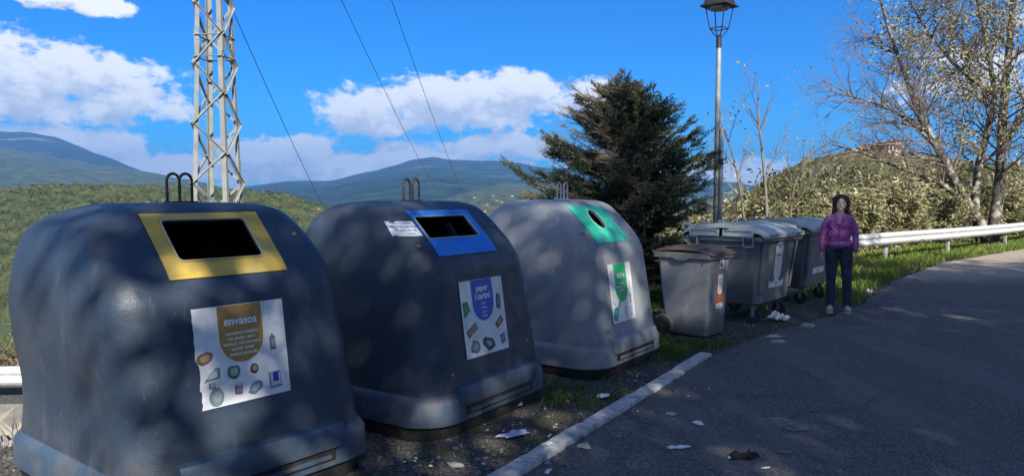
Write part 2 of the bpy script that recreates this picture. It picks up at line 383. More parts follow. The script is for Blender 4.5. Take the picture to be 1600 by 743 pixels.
# ------------------------------------------------------------------ hills
def ridge(name, pts, dist, front, basez, m, rough=0.0, lumps=None, cols=360, rows=60, back=1.4, seed=1, power=0.9, gully=0.0):
    px = np.array([p[0] for p in pts], float); py = np.array([p[1] for p in pts], float)
    X = np.linspace(px[0], px[-1], cols); Y = np.interp(X, px, py)
    for _ in range(int(cols / 90)): Y[1:-1] = (Y[:-2] + Y[2:]) / 4 + Y[1:-1] / 2
    V = np.zeros((rows, cols, 3))
    for i in range(cols):
        d = ray(X[i], Y[i]); cx, cy, cz = d.x / d.y * dist, dist, EYE + d.z / d.y * dist
        for j in range(rows):
            t = j / (rows * 0.75)
            if t <= 1: y = front + (dist - front) * t; z = basez + (cz - basez) * (t ** power)
            else: y = dist + (t - 1) * (dist * back - dist) * 3; z = cz - (cz - basez) * min(1, (t - 1) * 3)
            V[j, i] = (d.x / d.y * y, y, z)
    xx, yy = V[..., 0], V[..., 1]; T = np.clip(np.arange(rows)[:, None] / (rows * 0.75), 0, 1)
    amp = np.sin(np.clip(T, 0, 1) * math.pi) * 1.0
    hgt = V[..., 2].max() - basez
    V[..., 2] += gully * hgt * amp * vnoise(xx + yy * 0.4, yy * 0.35, 6.0 / dist, seed, 4)
    if rough: V[..., 2] += rough * vnoise(xx, yy, 60.0 / dist, seed + 3, 4)
    if lumps: V[..., 2] += lumps[0] * (np.abs(vnoise(xx, yy, lumps[1], seed + 5, 3)) * 2)
    Fc = [(j * cols + i, j * cols + i + 1, (j + 1) * cols + i + 1, (j + 1) * cols + i) for j in range(rows - 1) for i in range(cols - 1)]
    o = obj(name, mesh(name, V.reshape(-1, 3), Fc), m); tag(o, kind='structure'); return o
def forest_mat(name, dark, light, bare, s1, s2, bare_amt=(0.6, 0.7), crown=None):
    m = bpy.data.materials.new(name); m.use_nodes = True; t = m.node_tree; N = NT(t); b = t.nodes['Principled BSDF']
    v = N.n('ShaderNodeTexCoord').outputs['Object']
    c = N.mix(N.rng(N.noise(v, s2, 6, 0.7), 0.38, 0.62), dark, light)
    c = N.mix(N.rng(N.noise(v, s1, 7, 0.62), *bare_amt), c, bare)
    if crown:
        sc = N.n('ShaderNodeSeparateColor'); N.link(N.vor(v, crown, 'Color'), sc.inputs[0])
        c = N.mix(N.m('MULTIPLY', N.rng(sc.outputs[0], 0.3, 1.0), 0.5), c, light)
    N.link(c, b.inputs['Base Color']); b.inputs['Roughness'].default_value = 1; b.inputs['Specular IOR Level'].default_value = 0.05
    bn = N.n('ShaderNodeBump'); bn.inputs['Strength'].default_value = 1.0; bn.inputs['Distance'].default_value = 1.2 / s2 * 0.12
    N.link(N.noise(v, s2, 6, 0.75), bn.inputs['Height']); N.link(bn.outputs[0], b.inputs['Normal']); return m
mt_far = forest_mat('mountain forest', (0.008, 0.020, 0.012), (0.034, 0.050, 0.022), (0.20, 0.17, 0.12), 0.0016, 0.010, (0.58, 0.72))  # forest greens darkened to stand in for cloud shadow
mt_mid = forest_mat('foothill scrub', (0.030, 0.045, 0.018), (0.085, 0.10, 0.04), (0.24, 0.20, 0.13), 0.003, 0.03, (0.62, 0.7))
mt_near = forest_mat('oak scrub', (0.018, 0.030, 0.012), (0.075, 0.085, 0.036), (0.22, 0.19, 0.12), 0.03, 0.10, (0.60, 0.72), crown=0.30)
mt_rise = forest_mat('rough scrub', (0.028, 0.034, 0.016), (0.10, 0.095, 0.045), (0.19, 0.15, 0.10), 0.05, 0.55, (0.55, 0.70), crown=0.9)
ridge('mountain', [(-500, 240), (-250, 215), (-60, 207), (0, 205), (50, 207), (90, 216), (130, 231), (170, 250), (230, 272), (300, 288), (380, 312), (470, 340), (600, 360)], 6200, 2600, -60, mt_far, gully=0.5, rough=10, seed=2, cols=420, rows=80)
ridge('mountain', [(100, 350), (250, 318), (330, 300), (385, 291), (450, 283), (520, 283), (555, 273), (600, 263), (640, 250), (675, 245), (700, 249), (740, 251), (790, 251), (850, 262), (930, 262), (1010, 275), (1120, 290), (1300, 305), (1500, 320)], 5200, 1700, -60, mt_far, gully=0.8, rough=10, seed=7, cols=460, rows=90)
ridge('foothill', [(-480, 235), (-400, 232), (-100, 228), (0, 229), (60, 240), (120, 251), (190, 262), (240, 270), (300, 284), (380, 300), (480, 320), (640, 345)], 3600, 1200, -60, mt_mid, gully=0.5, rough=9, seed=11, cols=420, rows=80)
ridge('foothill', [(560, 340), (640, 318), (720, 300), (790, 285), (850, 288), (950, 300), (1080, 310), (1300, 300), (1500, 320)], 2600, 900, -50, mt_mid, gully=0.6, rough=6, seed=15, cols=300, rows=70)
ridge('wooded_hill', [(-700, 300), (-400, 296), (-100, 298), (0, 297), (60, 292), (150, 291), (240, 292), (330, 298), (410, 301), (460, 309), (505, 324), (560, 345), (640, 372), (760, 400), (900, 420)], 420, 190, -32, mt_near, gully=0.25, lumps=(4.0, 0.30), seed=21, cols=1300, rows=200, power=0.75)
ridge('rise', [(1080, 360), (1150, 318), (1200, 282), (1250, 256), (1290, 246), (1330, 236), (1380, 233), (1430, 243), (1480, 252), (1600, 262), (1800, 250), (2200, 240)], 150, 62, -13, mt_rise, gully=0.2, lumps=(1.6, 0.9), seed=25, cols=700, rows=150, power=0.8)
# ------------------------------------------------------------------ recycling igloos
def hermite_tab(xs, ys, n=200):
    X = np.linspace(xs[0], xs[-1], n); Y = np.interp(X, xs, ys); step = (xs[-1] - xs[0]) / n
    for _ in range(int((0.028 / step) ** 2 * 1.2)): Y[1:-1] = (Y[:-2] + Y[2:]) / 4 + Y[1:-1] / 2
    return X, Y
TA = hermite_tab([0.26, 0.30, 1.14, 1.30, 1.42, 1.50, 1.555, 1.59, 1.605], [.755, .752, .645, .622, .592, .555, .515, .455, .38])
TB = hermite_tab([0.26, 0.30, 1.12, 1.19, 1.27, 1.54, 1.585, 1.605], [.803, .80, .685, .655, .60, .335, .285, .19])
def prof(z):
    a = float(np.interp(z, *TA)); b = float(np.interp(z, *TB)); r = min(float(np.interp(z, [.3, 1.2, 1.6], [.26, .21, .12])), b * .9, a * .9); return a, b, r
def front(s, z):
    a, b, r = prof(z); s = abs(s)
    if s <= a - r: return b
    return b - r + math.sqrt(max(r * r - (s - a + r) ** 2, 0))
def surf(s, z, off=0.0):                 # bin-local point on the front face, lifted by off
    e = 0.004; p = Vector((-s, front(s, z), z))
    du = Vector((-(s + e), front(s + e, z), z)) - Vector((-(s - e), front(s - e, z), z)); dv = Vector((-s, front(s, z + e), z + e)) - Vector((-s, front(s, z - e), z - e))
    nrm = dv.cross(du).normalized()
    if nrm.y < 0: nrm = -nrm
    return p + nrm * off
def rring(a, b, r, z, k=8, cx=0, cy=0):
    out = []
    for q, (sx, sy) in enumerate([(1, 1), (-1, 1), (-1, -1), (1, -1)]):
        for i in range(k + 1):
            t = math.pi / 2 * (i / k + q); out.append(Vector((cx + sx * (a - r) + r * math.cos(t), cy + sy * (b - r) + r * math.sin(t), z)))
    return out
def plastic(name, c, c2, rough=0.46):
    """weathered moulded plastic: colour drift, pale scuffs, dust running down"""
    m = bpy.data.materials.new(name); m.use_nodes = True; t = m.node_tree; N = NT(t); b = t.nodes['Principled BSDF']
    v = N.n('ShaderNodeTexCoord').outputs['Object']
    mp = N.n('ShaderNodeMapping'); N.link(v, mp.inputs[0]); mp.inputs['Scale'].default_value = (1, 1, 0.25)
    cc = N.mix(N.rng(N.noise(v, 2.2, 6, 0.65), 0.35, 0.7), c, c2)
    streak = N.rng(N.noise(mp.outputs[0], 9, 6, 0.7), 0.56, 0.78)
    cc = N.mix(N.m('MULTIPLY', streak, 0.45), cc, tuple(min(1, q * 1.9 + 0.03) for q in c2))
    sp = N.n('ShaderNodeSeparateXYZ'); N.link(v, sp.inputs[0])
    dust = N.m('MULTIPLY', N.rng(sp.outputs[2], 0.55, 0.15), N.rng(N.noise(v, 5, 5), 0.4, 0.7))
    cc = N.mix(N.m('MULTIPLY', dust, 0.55), cc, (0.16, 0.14, 0.12))
    scr = N.m('MAXIMUM', N.rng(N.noise(mp.outputs[0], 60, 3, 0.8), 0.66, 0.72), N.rng(N.noise(v, 26, 6, 0.8, 1.5), 0.68, 0.72))
    cc = N.mix(N.m('MULTIPLY', scr, 0.5), cc, tuple(min(1, q * 2.4 + 0.05) for q in c2))
    N.link(cc, b.inputs['Base Color'])
    N.link(N.rng(N.noise(v, 7, 5), 0.3, 0.7, rough - 0.07, rough + 0.14), b.inputs['Roughness'])
    b.inputs['Specular IOR Level'].default_value = 0.45
    bn = N.n('ShaderNodeBump'); bn.inputs['Strength'].default_value = 0.25; bn.inputs['Distance'].default_value = 0.01
    N.link(N.m('ADD', N.noise(v, 160, 2), N.m('MULTIPLY', N.noise(v, 3.0, 3), 4.0)), bn.inputs['Height']); N.link(bn.outputs[0], b.inputs['Normal']); return m
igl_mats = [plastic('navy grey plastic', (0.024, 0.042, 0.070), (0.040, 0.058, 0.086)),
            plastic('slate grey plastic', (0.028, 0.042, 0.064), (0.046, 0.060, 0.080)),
            plastic('lit weathered grey plastic', (0.20, 0.22, 0.245), (0.31, 0.325, 0.34), 0.5)]  # third body's grey lightened to stand in for brighter sun dapples
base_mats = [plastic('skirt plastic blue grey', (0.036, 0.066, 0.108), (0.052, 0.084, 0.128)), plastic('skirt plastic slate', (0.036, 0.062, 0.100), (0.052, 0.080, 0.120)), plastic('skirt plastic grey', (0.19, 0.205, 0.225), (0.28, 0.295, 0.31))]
black = mat('black rubber', (0.012, 0.012, 0.014), 0.75, (0.03, 0.029, 0.028), 12)
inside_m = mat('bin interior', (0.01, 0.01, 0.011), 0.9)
steel_dark = mat('rusty dark steel', (0.035, 0.028, 0.025), 0.55, (0.10, 0.06, 0.04), 30, metal=0.4)
steel_lit = mat('sunlit pale steel', (0.45, 0.44, 0.42), 0.45, (0.6, 0.59, 0.56), 30, metal=0.5)  # lightened steel, coloured as if the loops were sunlit
white_st = mat('sticker white', (0.62, 0.64, 0.66), 0.5, (0.78, 0.79, 0.80), 9, coord='Object')
ink = {}
def inkm(c):
    k = tuple(round(q, 3) for q in c)
    if k not in ink: ink[k] = mat('print %d' % len(ink), k, 0.5, tuple(min(1, q * 1.15 + 0.004) for q in k), 30)
    return ink[k]
def poly_grid(poly, step=0.02):
    """flat 2-D polygon -> triangulated with inner cuts, as (verts, faces)"""
    bm = bmesh.new(); vs_ = [bm.verts.new((x, y, 0)) for x, y in poly]; bm.faces.new(vs_)
    xs = [p[0] for p in poly]; ys = [p[1] for p in poly]
    for ax, lo, hi in ((0, min(xs), max(xs)), (1, min(ys), max(ys))):
        k = int((hi - lo) / step)
        for i in range(1, k + 1):
            c = lo + (hi - lo) * i / (k + 1); co = (c, 0, 0) if ax == 0 else (0, c, 0); no = (1, 0, 0) if ax == 0 else (0, 1, 0)
            bmesh.ops.bisect_plane(bm, geom=bm.verts[:] + bm.edges[:] + bm.faces[:], plane_co=co, plane_no=no)
    bmesh.ops.triangulate(bm, faces=[f for f in bm.faces if len(f.verts) > 4])
    bm.verts.index_update(); V = [v.co[:2] for v in bm.verts]; Fq = [[v.index for v in f.verts] for f in bm.faces]; bm.free(); return V, Fq
def text2d(txt, size, bold=0.0, align='CENTER', xs=1.0):
    cu = bpy.data.curves.new('t', 'FONT'); cu.body = txt; cu.size = size; cu.align_x = align; cu.offset = bold; cu.resolution_u = 3
    o = bpy.data.objects.new('t', cu); me = bpy.data.meshes.new_from_object(o); V = [(v.co.x * xs, v.co.y) for v in me.vertices]; Fq = [list(p.vertices) for p in me.polygons]
    bpy.data.objects.remove(o); bpy.data.curves.remove(cu); bpy.data.meshes.remove(me); return V, Fq
class Decal:
    """layers of print wrapped on a surface by fn(s, z, off); one mesh, several inks"""
    def __init__(s, fn): s.fn = fn; s.V = []; s.F = []; s.M = []; s.mats = []
    def put(s, VF, m, off, tf=lambda x, y: (x, y)):
        if m not in s.mats: s.mats.append(m)
        k = len(s.V); V, Fq = VF
        for x, y in V: a, b = tf(x, y); s.V.append(tuple(s.fn(a, b, off)))
        for f in Fq: s.F.append([i + k for i in f]); s.M.append(s.mats.index(m))
    def build(s, name, parent):
        me = mesh(name, s.V, s.F); o = obj(name, me, None, parent, smooth=False)
        for m in s.mats: me.materials.append(m)
        me.polygons.foreach_set('material_index', s.M); return o
def rrect2(w_, h_, r, k=5):
    return [(x.x, x.y) for x in rring(w_ / 2, h_ / 2, r, 0, k)]
def ushape(w_, h_, k=14):                # badge: flat top, round bottom; origin top centre
    r = w_ / 2; return [(-r, 0)] + [(-r * math.cos(t), -(h_ - r) - r * math.sin(t)) for t in np.linspace(0, math.pi, k)] + [(r, 0)]
def blob2(seed, rx, ry, k=10, rot=0, j=0.2):
    q = random.Random(seed); out = []
    for i in range(k):
        t = 2 * math.pi * i / k; e = 1 + q.uniform(-j, j); x, y = rx * e * math.cos(t), ry * e * math.sin(t)
        out.append((x * math.cos(rot) - y * math.sin(rot), x * math.sin(rot) + y * math.cos(rot)))
    return out
def torn(w_, h_, seed, left=True):
    q = random.Random(seed); p = [(w_ / 2, -h_ / 2), (w_ / 2, h_ / 2), (-w_ / 2, h_ / 2)]
    y = h_ / 2
    while left and y > -h_ / 2 + 0.03:
        y -= q.uniform(0.012, 0.03); p.append((-w_ / 2 + (q.choice([0, 0.001, 0.002, 0.003]) if y > -.02 else q.choice([.008, .012, .014, .018])), y))
    return p + [(-w_ / 2 + (0.01 if left else 0), -h_ / 2)]

def igloo(k, pos, th, m_body, m_base, m_panel, m_hook, kind, label):
    root = empty('recycling_igloo', (pos[0], pos[1], 0), R(270 - th), label, 'recycling container', 'recycling igloos in a row beside the kerb')
    zs = [0.26, 0.3] + list(np.linspace(0.36, 1.05, 10)) + list(np.linspace(1.08, 1.32, 12)) + list(np.linspace(1.36, 1.52, 7)) + [1.54, 1.555, 1.57, 1.58, 1.588, 1.594, 1.599, 1.602]
    rings = []
    dr = random.Random(k + 3)
    for z in zs:
        a, b, r = prof(z); bb = float(np.interp(z, [.3, 1.0, 1.25, 1.38, 1.48, 1.55, 1.59, 1.605], [.79, .75, .71, .66, .59, .50, .42, .30])); rg = rring(a, (b + bb) / 2, r, z, 10, 0, (b - bb) / 2)
        for p in rg:                     # moulding unevenness and dents of a well used bin
            e = 0.010 * float(vnoise(np.array([math.atan2(p.y, p.x) * 1.3 + k * 7]), np.array([z * 2.2]), 1.0, 9, 3)[0]) * 2
            if k == 0 and p.x > 0.35: e += -0.035 * math.exp(-((z - 0.62) / 0.16) ** 2 - ((p.y + 0.1) / 0.25) ** 2)
            if k == 0 and p.x > 0.1: p.x += 0.10 * float(sstep((z - .55) / .6) * (1 - sstep((z - 1.46) / .16))) - 0.05 * max(0, 1 - max(0, z - .4) / .4)
            l = math.hypot(p.x, p.y); p.x += p.x / l * e; p.y += p.y / l * e
            if p.y > b - r * 0.5: p.y = min(p.y, b)
        rings.append(rg)
    rings.append(rring(0.26, 0.16, 0.08, 1.607, 10, 0, -.05))
    body = MB().loft(rings).build('body', m_body, root, angle=60)
    md = body.modifiers.new('s', 'SOLIDIFY'); md.thickness = 0.014; md.offset = -1
    # opening cut through shell and frame plate
    sc, zc = (-0.09, 1.41) if kind != 'round' else (-0.14, 1.415)
    c0 = surf(sc, zc); tz = (surf(sc, zc + .05) - surf(sc, zc - .05)).normalized(); tx = Vector((-1, 0, 0)); nn = tx.cross(tz); nn = nn if nn.y > 0 else -nn
    if kind == 'wide': sh = rrect2(0.49, 0.29, 0.03)
    elif kind == 'paper': sc2 = (-0.15); c0 = surf(sc2, 1.415); sh = rrect2(0.60, 0.215, 0.02)
    else: sh = [(0.105 * math.cos(t), 0.125 * math.sin(t)) for t in np.linspace(0, 2 * math.pi, 33)[:-1]]
    def P3(x, y, o=0.0): return c0 + tx * x + tz * y + nn * o
    cut = MB().loft([[P3(x, y, -0.12) for x, y in sh], [P3(x, y, 0.12) for x, y in sh]]).build('cutter', None, root)
    bm = bmesh.new(); bm.from_mesh(cut.data); bmesh.ops.recalc_face_normals(bm, faces=bm.faces[:]); bm.to_mesh(cut.data); bm.free()
    bo = body.modifiers.new('b', 'BOOLEAN'); bo.object = cut; bo.operation = 'DIFFERENCE'; bo.solver = 'EXACT'
    bpy.context.view_layer.update(); apply_mods(body)
    body.data.polygons.foreach_set('use_smooth', [True] * len(body.data.polygons)); body.data.set_sharp_from_angle(angle=R(40))
    # coloured surround
    s0_, s1_, z0_, z1_ = (-0.42, 0.26, 1.225, 1.548) if kind == 'wide' else ((-0.46, 0.24, 1.222, 1.535) if kind == 'paper' else (-0.47, 0.20, 1.205, 1.54))
    nx, nz = 36, 22; V = []
    for off in (0.007, 0.001):
        for j in range(nz + 1):
            for i in range(nx + 1): V.append(surf(s0_ + (s1_ - s0_) * i / nx, z0_ + (z1_ - z0_) * j / nz, off))
    q = (nx + 1) * (nz + 1); Fq = []
    for j in range(nz):
        for i in range(nx):
            a = j * (nx + 1) + i; Fq.append((a, a + 1, a + nx + 2, a + nx + 1)); Fq.append((q + a, q + a + nx + 1, q + a + nx + 2, q + a + 1))
    per = [i for i in range(nx)] + [nx + j * (nx + 1) for j in range(nz)] + [nz * (nx + 1) + nx - i for i in range(nx)] + [(nz - j) * (nx + 1) for j in range(nz)]
    for i in range(len(per)): a, b = per[i], per[(i + 1) % len(per)]; Fq.append((a, q + a, q + b, b))
    pan = obj('slot_surround', mesh('slot_surround', V, Fq), m_panel, root, True, 40)
    bm = bmesh.new(); bm.from_mesh(pan.data); bmesh.ops.recalc_face_normals(bm, faces=bm.faces[:]); bm.to_mesh(pan.data); bm.free()
    bo = pan.modifiers.new('b', 'BOOLEAN'); bo.object = cut; bo.operation = 'DIFFERENCE'; bo.solver = 'EXACT'
    bpy.context.view_layer.update(); apply_mods(pan)
    bpy.data.objects.remove(cut)
    ring = MB().tube([P3(x, y, 0.009) for x, y in sh], 0.006, 6, closed=True)
    rim_m = {'wide': mat('rim yellow grey', (0.45, 0.40, 0.22), 0.5), 'paper': mat('rim blue grey', (0.35, 0.42, 0.5), 0.5), 'round': mat('rim green grey', (0.35, 0.55, 0.48), 0.5)}[kind]
    ring.build('slot_rim', rim_m, pan)
    # inside: near-black shell added to stand in for the dark behind the slot
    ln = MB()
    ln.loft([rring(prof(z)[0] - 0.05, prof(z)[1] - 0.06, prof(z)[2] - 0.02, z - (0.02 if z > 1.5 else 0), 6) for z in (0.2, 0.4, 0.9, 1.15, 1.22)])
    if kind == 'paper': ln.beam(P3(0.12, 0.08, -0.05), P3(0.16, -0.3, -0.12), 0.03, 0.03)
    ln.build('dark_inner_shell', inside_m, root)
    # skirt: flange, raised front block with dark slot strip, dark foot
    sk = MB()
    pz = [(0.092, .785, .835), (0.102, .795, .845), (0.245, .79, .84), (0.262, .782, .832), (0.285, .768, .815), (0.305, .745, .795)]
    def bulge(p, z):
        return p
    rg = []
    for z, a, b in pz:
        ring_ = rring(a, b, .28, z, 12); rg.append(ring_)
    rg = [rring(.76, .80, .28, 0.092, 12)] + rg
    if k == 0:
        for r_ in rg:
            for p in r_:
                if p.x > .1: p.x -= .055
    sk.loft(rg, cap=False)
    skirt = sk.build('skirt', m_base, root, angle=38)
    bl = MB(); n = 20; rings = []
    for i in range(n + 1):
        s = -0.50 + 0.98 * i / n
        a, b, r = .79, .842, .28; yy = b if abs(s) <= a - r else b - r + math.sqrt(max(r * r - (abs(s) - a + r) ** 2, 0))
        e = 0.028 - (0.018 if i in (0, n) else 0)
        rings.append([Vector((-s, yy - 0.05, 0.21)), Vector((-s, yy + e * 0.9, 0.21)), Vector((-s, yy + e, 0.22)), Vector((-s, yy + e - 0.004, 0.325)), Vector((-s, yy + e - 0.018, 0.342)), Vector((-s, yy - 0.095, 0.352))])
    bl.loft(rings); bl.build('skirt_block', m_base, root, angle=40)
    sl = MB(); rings = []
    for i in range(n + 1):
        s = -0.42 + 0.84 * i / n; a, b, r = .79, .845, .28; yy = b if abs(s) <= a - r else b - r + math.sqrt(max(r * r - (abs(s) - a + r) ** 2, 0))
        rings.append([Vector((-s, yy - .03, 0.135)), Vector((-s, yy + .004, 0.135)), Vector((-s, yy + .004, 0.208)), Vector((-s, yy - .03, 0.208))])
    sl.loft(rings); sl.build('dark_slot_strip', black, root, angle=40)  # black strip proud of the skirt stands in for the recess shade
    pb = MB(); rings = []
    for i in range(n + 1):
        s = -0.38 + 0.76 * i / n; a, b, r = .79, .845, .28; yy = b if abs(s) <= a - r else b - r + math.sqrt(max(r * r - (abs(s) - a + r) ** 2, 0))
        rings.append([Vector((-s, yy, 0.150)), Vector((-s, yy + .014, 0.150)), Vector((-s, yy + .014, 0.172)), Vector((-s, yy, 0.172))])
    pb.loft(rings); pb.build('pedal_bar', m_base, root, angle=40)
    dx = .027 if k == 0 else 0
    MB().loft([rring(.70 - dx, .74, .26, -0.02, 10, -dx), rring(.755 - dx, .80, .28, 0.0, 10, -dx), rring(.775 - dx, .82, .28, 0.085, 10, -dx), rring(.75 - dx, .79, .28, 0.096, 10, -dx)]).build('foot', black, root, angle=40)
    # two lifting loops on a small plate
    MB().box((0.02, 0, 1.611), (0.16, 0.10, 0.010), bev=0.003).build('lifting_plate', m_hook if kind != 'round' else steel_lit, root)
    for ox, oy in ((0.055, -0.02), (0.005, 0.03)):
        u = [Vector((ox - 0.038, oy, 1.60)), Vector((ox - 0.038, oy, 1.73))] + [Vector((ox - 0.038 * math.cos(t), oy, 1.735 + 0.042 * math.sin(t))) for t in np.linspace(0.15, math.pi - 0.15, 9)] + [Vector((ox + 0.038, oy, 1.73)), Vector((ox + 0.036, oy, 1.60))]
        MB().tube(u, 0.0085, 8).build('lifting_loop', m_hook, root)
    for s, z in ((0.44, 1.42), (-0.55, 1.30), (0.46, 0.5), (-0.5, 0.42)):
        if z > 0.6 or k > 0:
            c = surf(s, z, 0.0); n_ = (surf(s, z, 0.01) - c).normalized()
            MB().lathe([(0.0, 0.006), (0.012, 0.005), (0.016, 0.0)], c, n_, 12).build('rivet', mat('worn rivet', (0.2, 0.15, 0.11), 0.6), root)
    return root
yellow_m = mat('faded ochre panel', (0.60, 0.40, 0.06), 0.5, (0.42, 0.33, 0.12), 5, contrast=(0.45, 0.7))
blue_m = mat('blue panel', (0.02, 0.16, 0.62), 0.45, (0.03, 0.22, 0.70), 6)
green_m = mat('green panel', (0.03, 0.50, 0.30), 0.45, (0.06, 0.60, 0.38), 6)
IG = []
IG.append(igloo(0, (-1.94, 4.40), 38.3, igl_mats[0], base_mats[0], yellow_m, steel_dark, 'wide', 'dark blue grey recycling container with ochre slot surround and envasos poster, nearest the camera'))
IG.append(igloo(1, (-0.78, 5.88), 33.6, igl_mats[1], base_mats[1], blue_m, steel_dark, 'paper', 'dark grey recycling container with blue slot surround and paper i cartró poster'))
IG.append(igloo(2, (0.52, 7.52), 34.5, igl_mats[2], base_mats[2], green_m, steel_lit, 'round', 'lighter grey recycling container with green panel and round bottle hole'))

IG[2].scale = (.955, .97, 1.0)
def poster(root, sc, zc, w_, h_, seed, left):
    d = Decal(surf); T = lambda x, y: (sc + x, zc + y)
    d.put(poly_grid(torn(w_, h_, seed, left), 0.03), white_st, 0.0035, T); return d, T
# 1: envasos
d, T = poster(IG[0], -0.085, 0.825, 0.53, 0.505, 3, True); gold = inkm((0.36, 0.22, 0.06)); wht = inkm((0.75, 0.75, 0.72))
W_, H_ = 0.53, 0.505
d.put(poly_grid([(x, y + H_ / 2 - 0.002) for x, y in ushape(0.268, 0.305)], 0.03), inkm((0.75, 0.72, 0.62)), 0.0044, T)
d.put(poly_grid([(x, y + H_ / 2 - 0.003) for x, y in ushape(0.256, 0.298)], 0.03), gold, 0.0052, T)
d.put(text2d('envasos', 0.062, 0.0016, xs=0.98), wht, 0.006, lambda x, y: T(x, y + 0.148))
for i, tx_ in enumerate(['· LLAUNES DE CONSERVA', 'I DE CERVESA · BRICS ·', 'AMPOLLES · POTS DE PLÀSTIC', 'SAFATES · BOSSES', '· ENVASOS DE IOGURT']):
    d.put(text2d(tx_, 0.0165, 0.0006), wht, 0.006, lambda x, y, i=i: T(x, y + 0.098 - i * 0.027))
def item(d, T, x, y, poly, c, c2=None, in_=0.6, off=0.0046):
    d.put(poly_grid(poly, 0.03), inkm(c), off, lambda a, b: T(a + x, b + y))
    if c2: d.put(([(p[0] * in_, p[1] * in_) for p in poly], [list(range(len(poly)))]), inkm(c2), off + 0.001, lambda a, b: T(a + x + 0.002, b + y + 0.002))
def rect(w_, h_, r=0): return [(x * math.cos(r) - y * math.sin(r), x * math.sin(r) + y * math.cos(r)) for x, y in ((-w_ / 2, -h_ / 2), (w_ / 2, -h_ / 2), (w_ / 2, h_ / 2), (-w_ / 2, h_ / 2))]
item(d, T, -0.215, 0.0, blob2(1, .048, .032), (0.20, 0.12, 0.06), (0.45, 0.30, 0.16))
item(d, T, -0.185, -0.09, [(-.05, -.03), (.045, -.02), (.045, .035), (.02, .035)], (0.16, 0.22, 0.22), (0.5, 0.55, 0.55))
item(d, T, -0.065, -0.092, blob2(2, .033, .040), (0.07, 0.17, 0.10), (0.35, 0.45, 0.38))
item(d, T, 0.055, -0.095, blob2(3, .025, .027, 12, 0, .05), (0.05, 0.04, 0.03), (0.40, 0.33, 0.2))
item(d, T, 0.18, 0.02, rect(.036, .072), (0.10, 0.16, 0.17), (0.24, 0.32, 0.33)); item(d, T, 0.18, 0.064, [(-.012, -.008), (.012, -.008), (0, .012)], (0.10, 0.16, 0.17))
item(d, T, -0.17, -0.20, blob2(4, .042, .05, 12, 0, .06), (0.16, 0.22, 0.24), (0.27, 0.33, 0.35)); item(d, T, -0.19, -0.14, rect(.035, .03), (0.12, 0.18, 0.2), (0.4, 0.45, 0.45))
item(d, T, -0.045, -0.18, rect(.045, .062, -.12), (0.10, 0.14, 0.18), (0.35, 0.2, 0.2)); item(d, T, -0.045, -0.158, rect(.045, .014, -.12), (0.5, 0.55, 0.6), None, off=.0062)
item(d, T, 0.05, -0.195, blob2(6, .045, .030, 10, .4), (0.16, 0.22, 0.25), (0.38, 0.43, 0.46))
item(d, T, 0.175, -0.175, rect(.075, .085, .05), (0.12, 0.20, 0.30), (0.45, 0.5, 0.55), .8); item(d, T, 0.178, -0.16, rect(.035, .05), (0.03, 0.03, 0.28), None, off=.0066)
d.build('poster', IG[0])
# 2: paper i cartró
d, T = poster(IG[1], -0.065, 0.765, 0.53, 0.545, 5, False); bl_ = inkm((0.02, 0.09, 0.45))
d.put(poly_grid([(x, y + .27) for x, y in ushape(.262, .30)], .03), bl_, 0.005, T)
for i, tx_ in enumerate(['paper', 'i cartró']): d.put(text2d(tx_, 0.062, 0.0018), wht, 0.006, lambda x, y, i=i: T(x, y + .188 - i * .058))
for i, tx_ in enumerate(['· diaris ·', '· revistes', '· capses', '· sobres']): d.put(text2d(tx_, 0.022, 0.0004), wht, 0.006, lambda x, y, i=i: T(x, y + .088 - i * .03))
item(d, T, -.21, .07, [(-.03, -.06), (.045, -.01), (.02, .06), (-.04, .05)], (0.03, .20, .07), (.06, .30, .12))
item(d, T, .19, .09, blob2(8, .033, .062), (.05, .06, .07), (.16, .2, .2))
item(d, T, -.17, -.08, rect(.13, .055, .45), (.16, .11, .06), (.30, .23, .14), .75)
item(d, T, .175, -.065, rect(.10, .05, .55), (.07, .05, .03), (.35, .27, .14), .6)
item(d, T, -.15, -.20, blob2(9, .058, .05), (.10, .14, .15), (.26, .32, .33)); item(d, T, .02, -.205, blob2(10, .075, .05, 11, -.3, .3), (.04, .05, .06), (.35, .38, .42), .45)
item(d, T, .20, -.19, rect(.06, .07, .2), (.09, .13, .15), (.2, .25, .27))
d.build('poster', IG[1])
d = Decal(surf); q4 = [(-.645, 1.325), (-.485, 1.335), (-.475, 1.46), (-.60, 1.46)]
d.put(poly_grid([(-.61, 1.365), (-.475, 1.365), (-.475, 1.465), (-.61, 1.465)], .02), white_st, .003)
for i, tx_ in enumerate(['NO DEIXEU', 'CARTRONS FORA', 'PLEGUEU LES', 'CAPSES']): d.put(text2d(tx_, .0165, .0003), inkm((.06, .10, .3)), .0045, lambda x, y, i=i: (-.542 + x, 1.446 - i * .024 + y))
d.build('notice', IG[1])
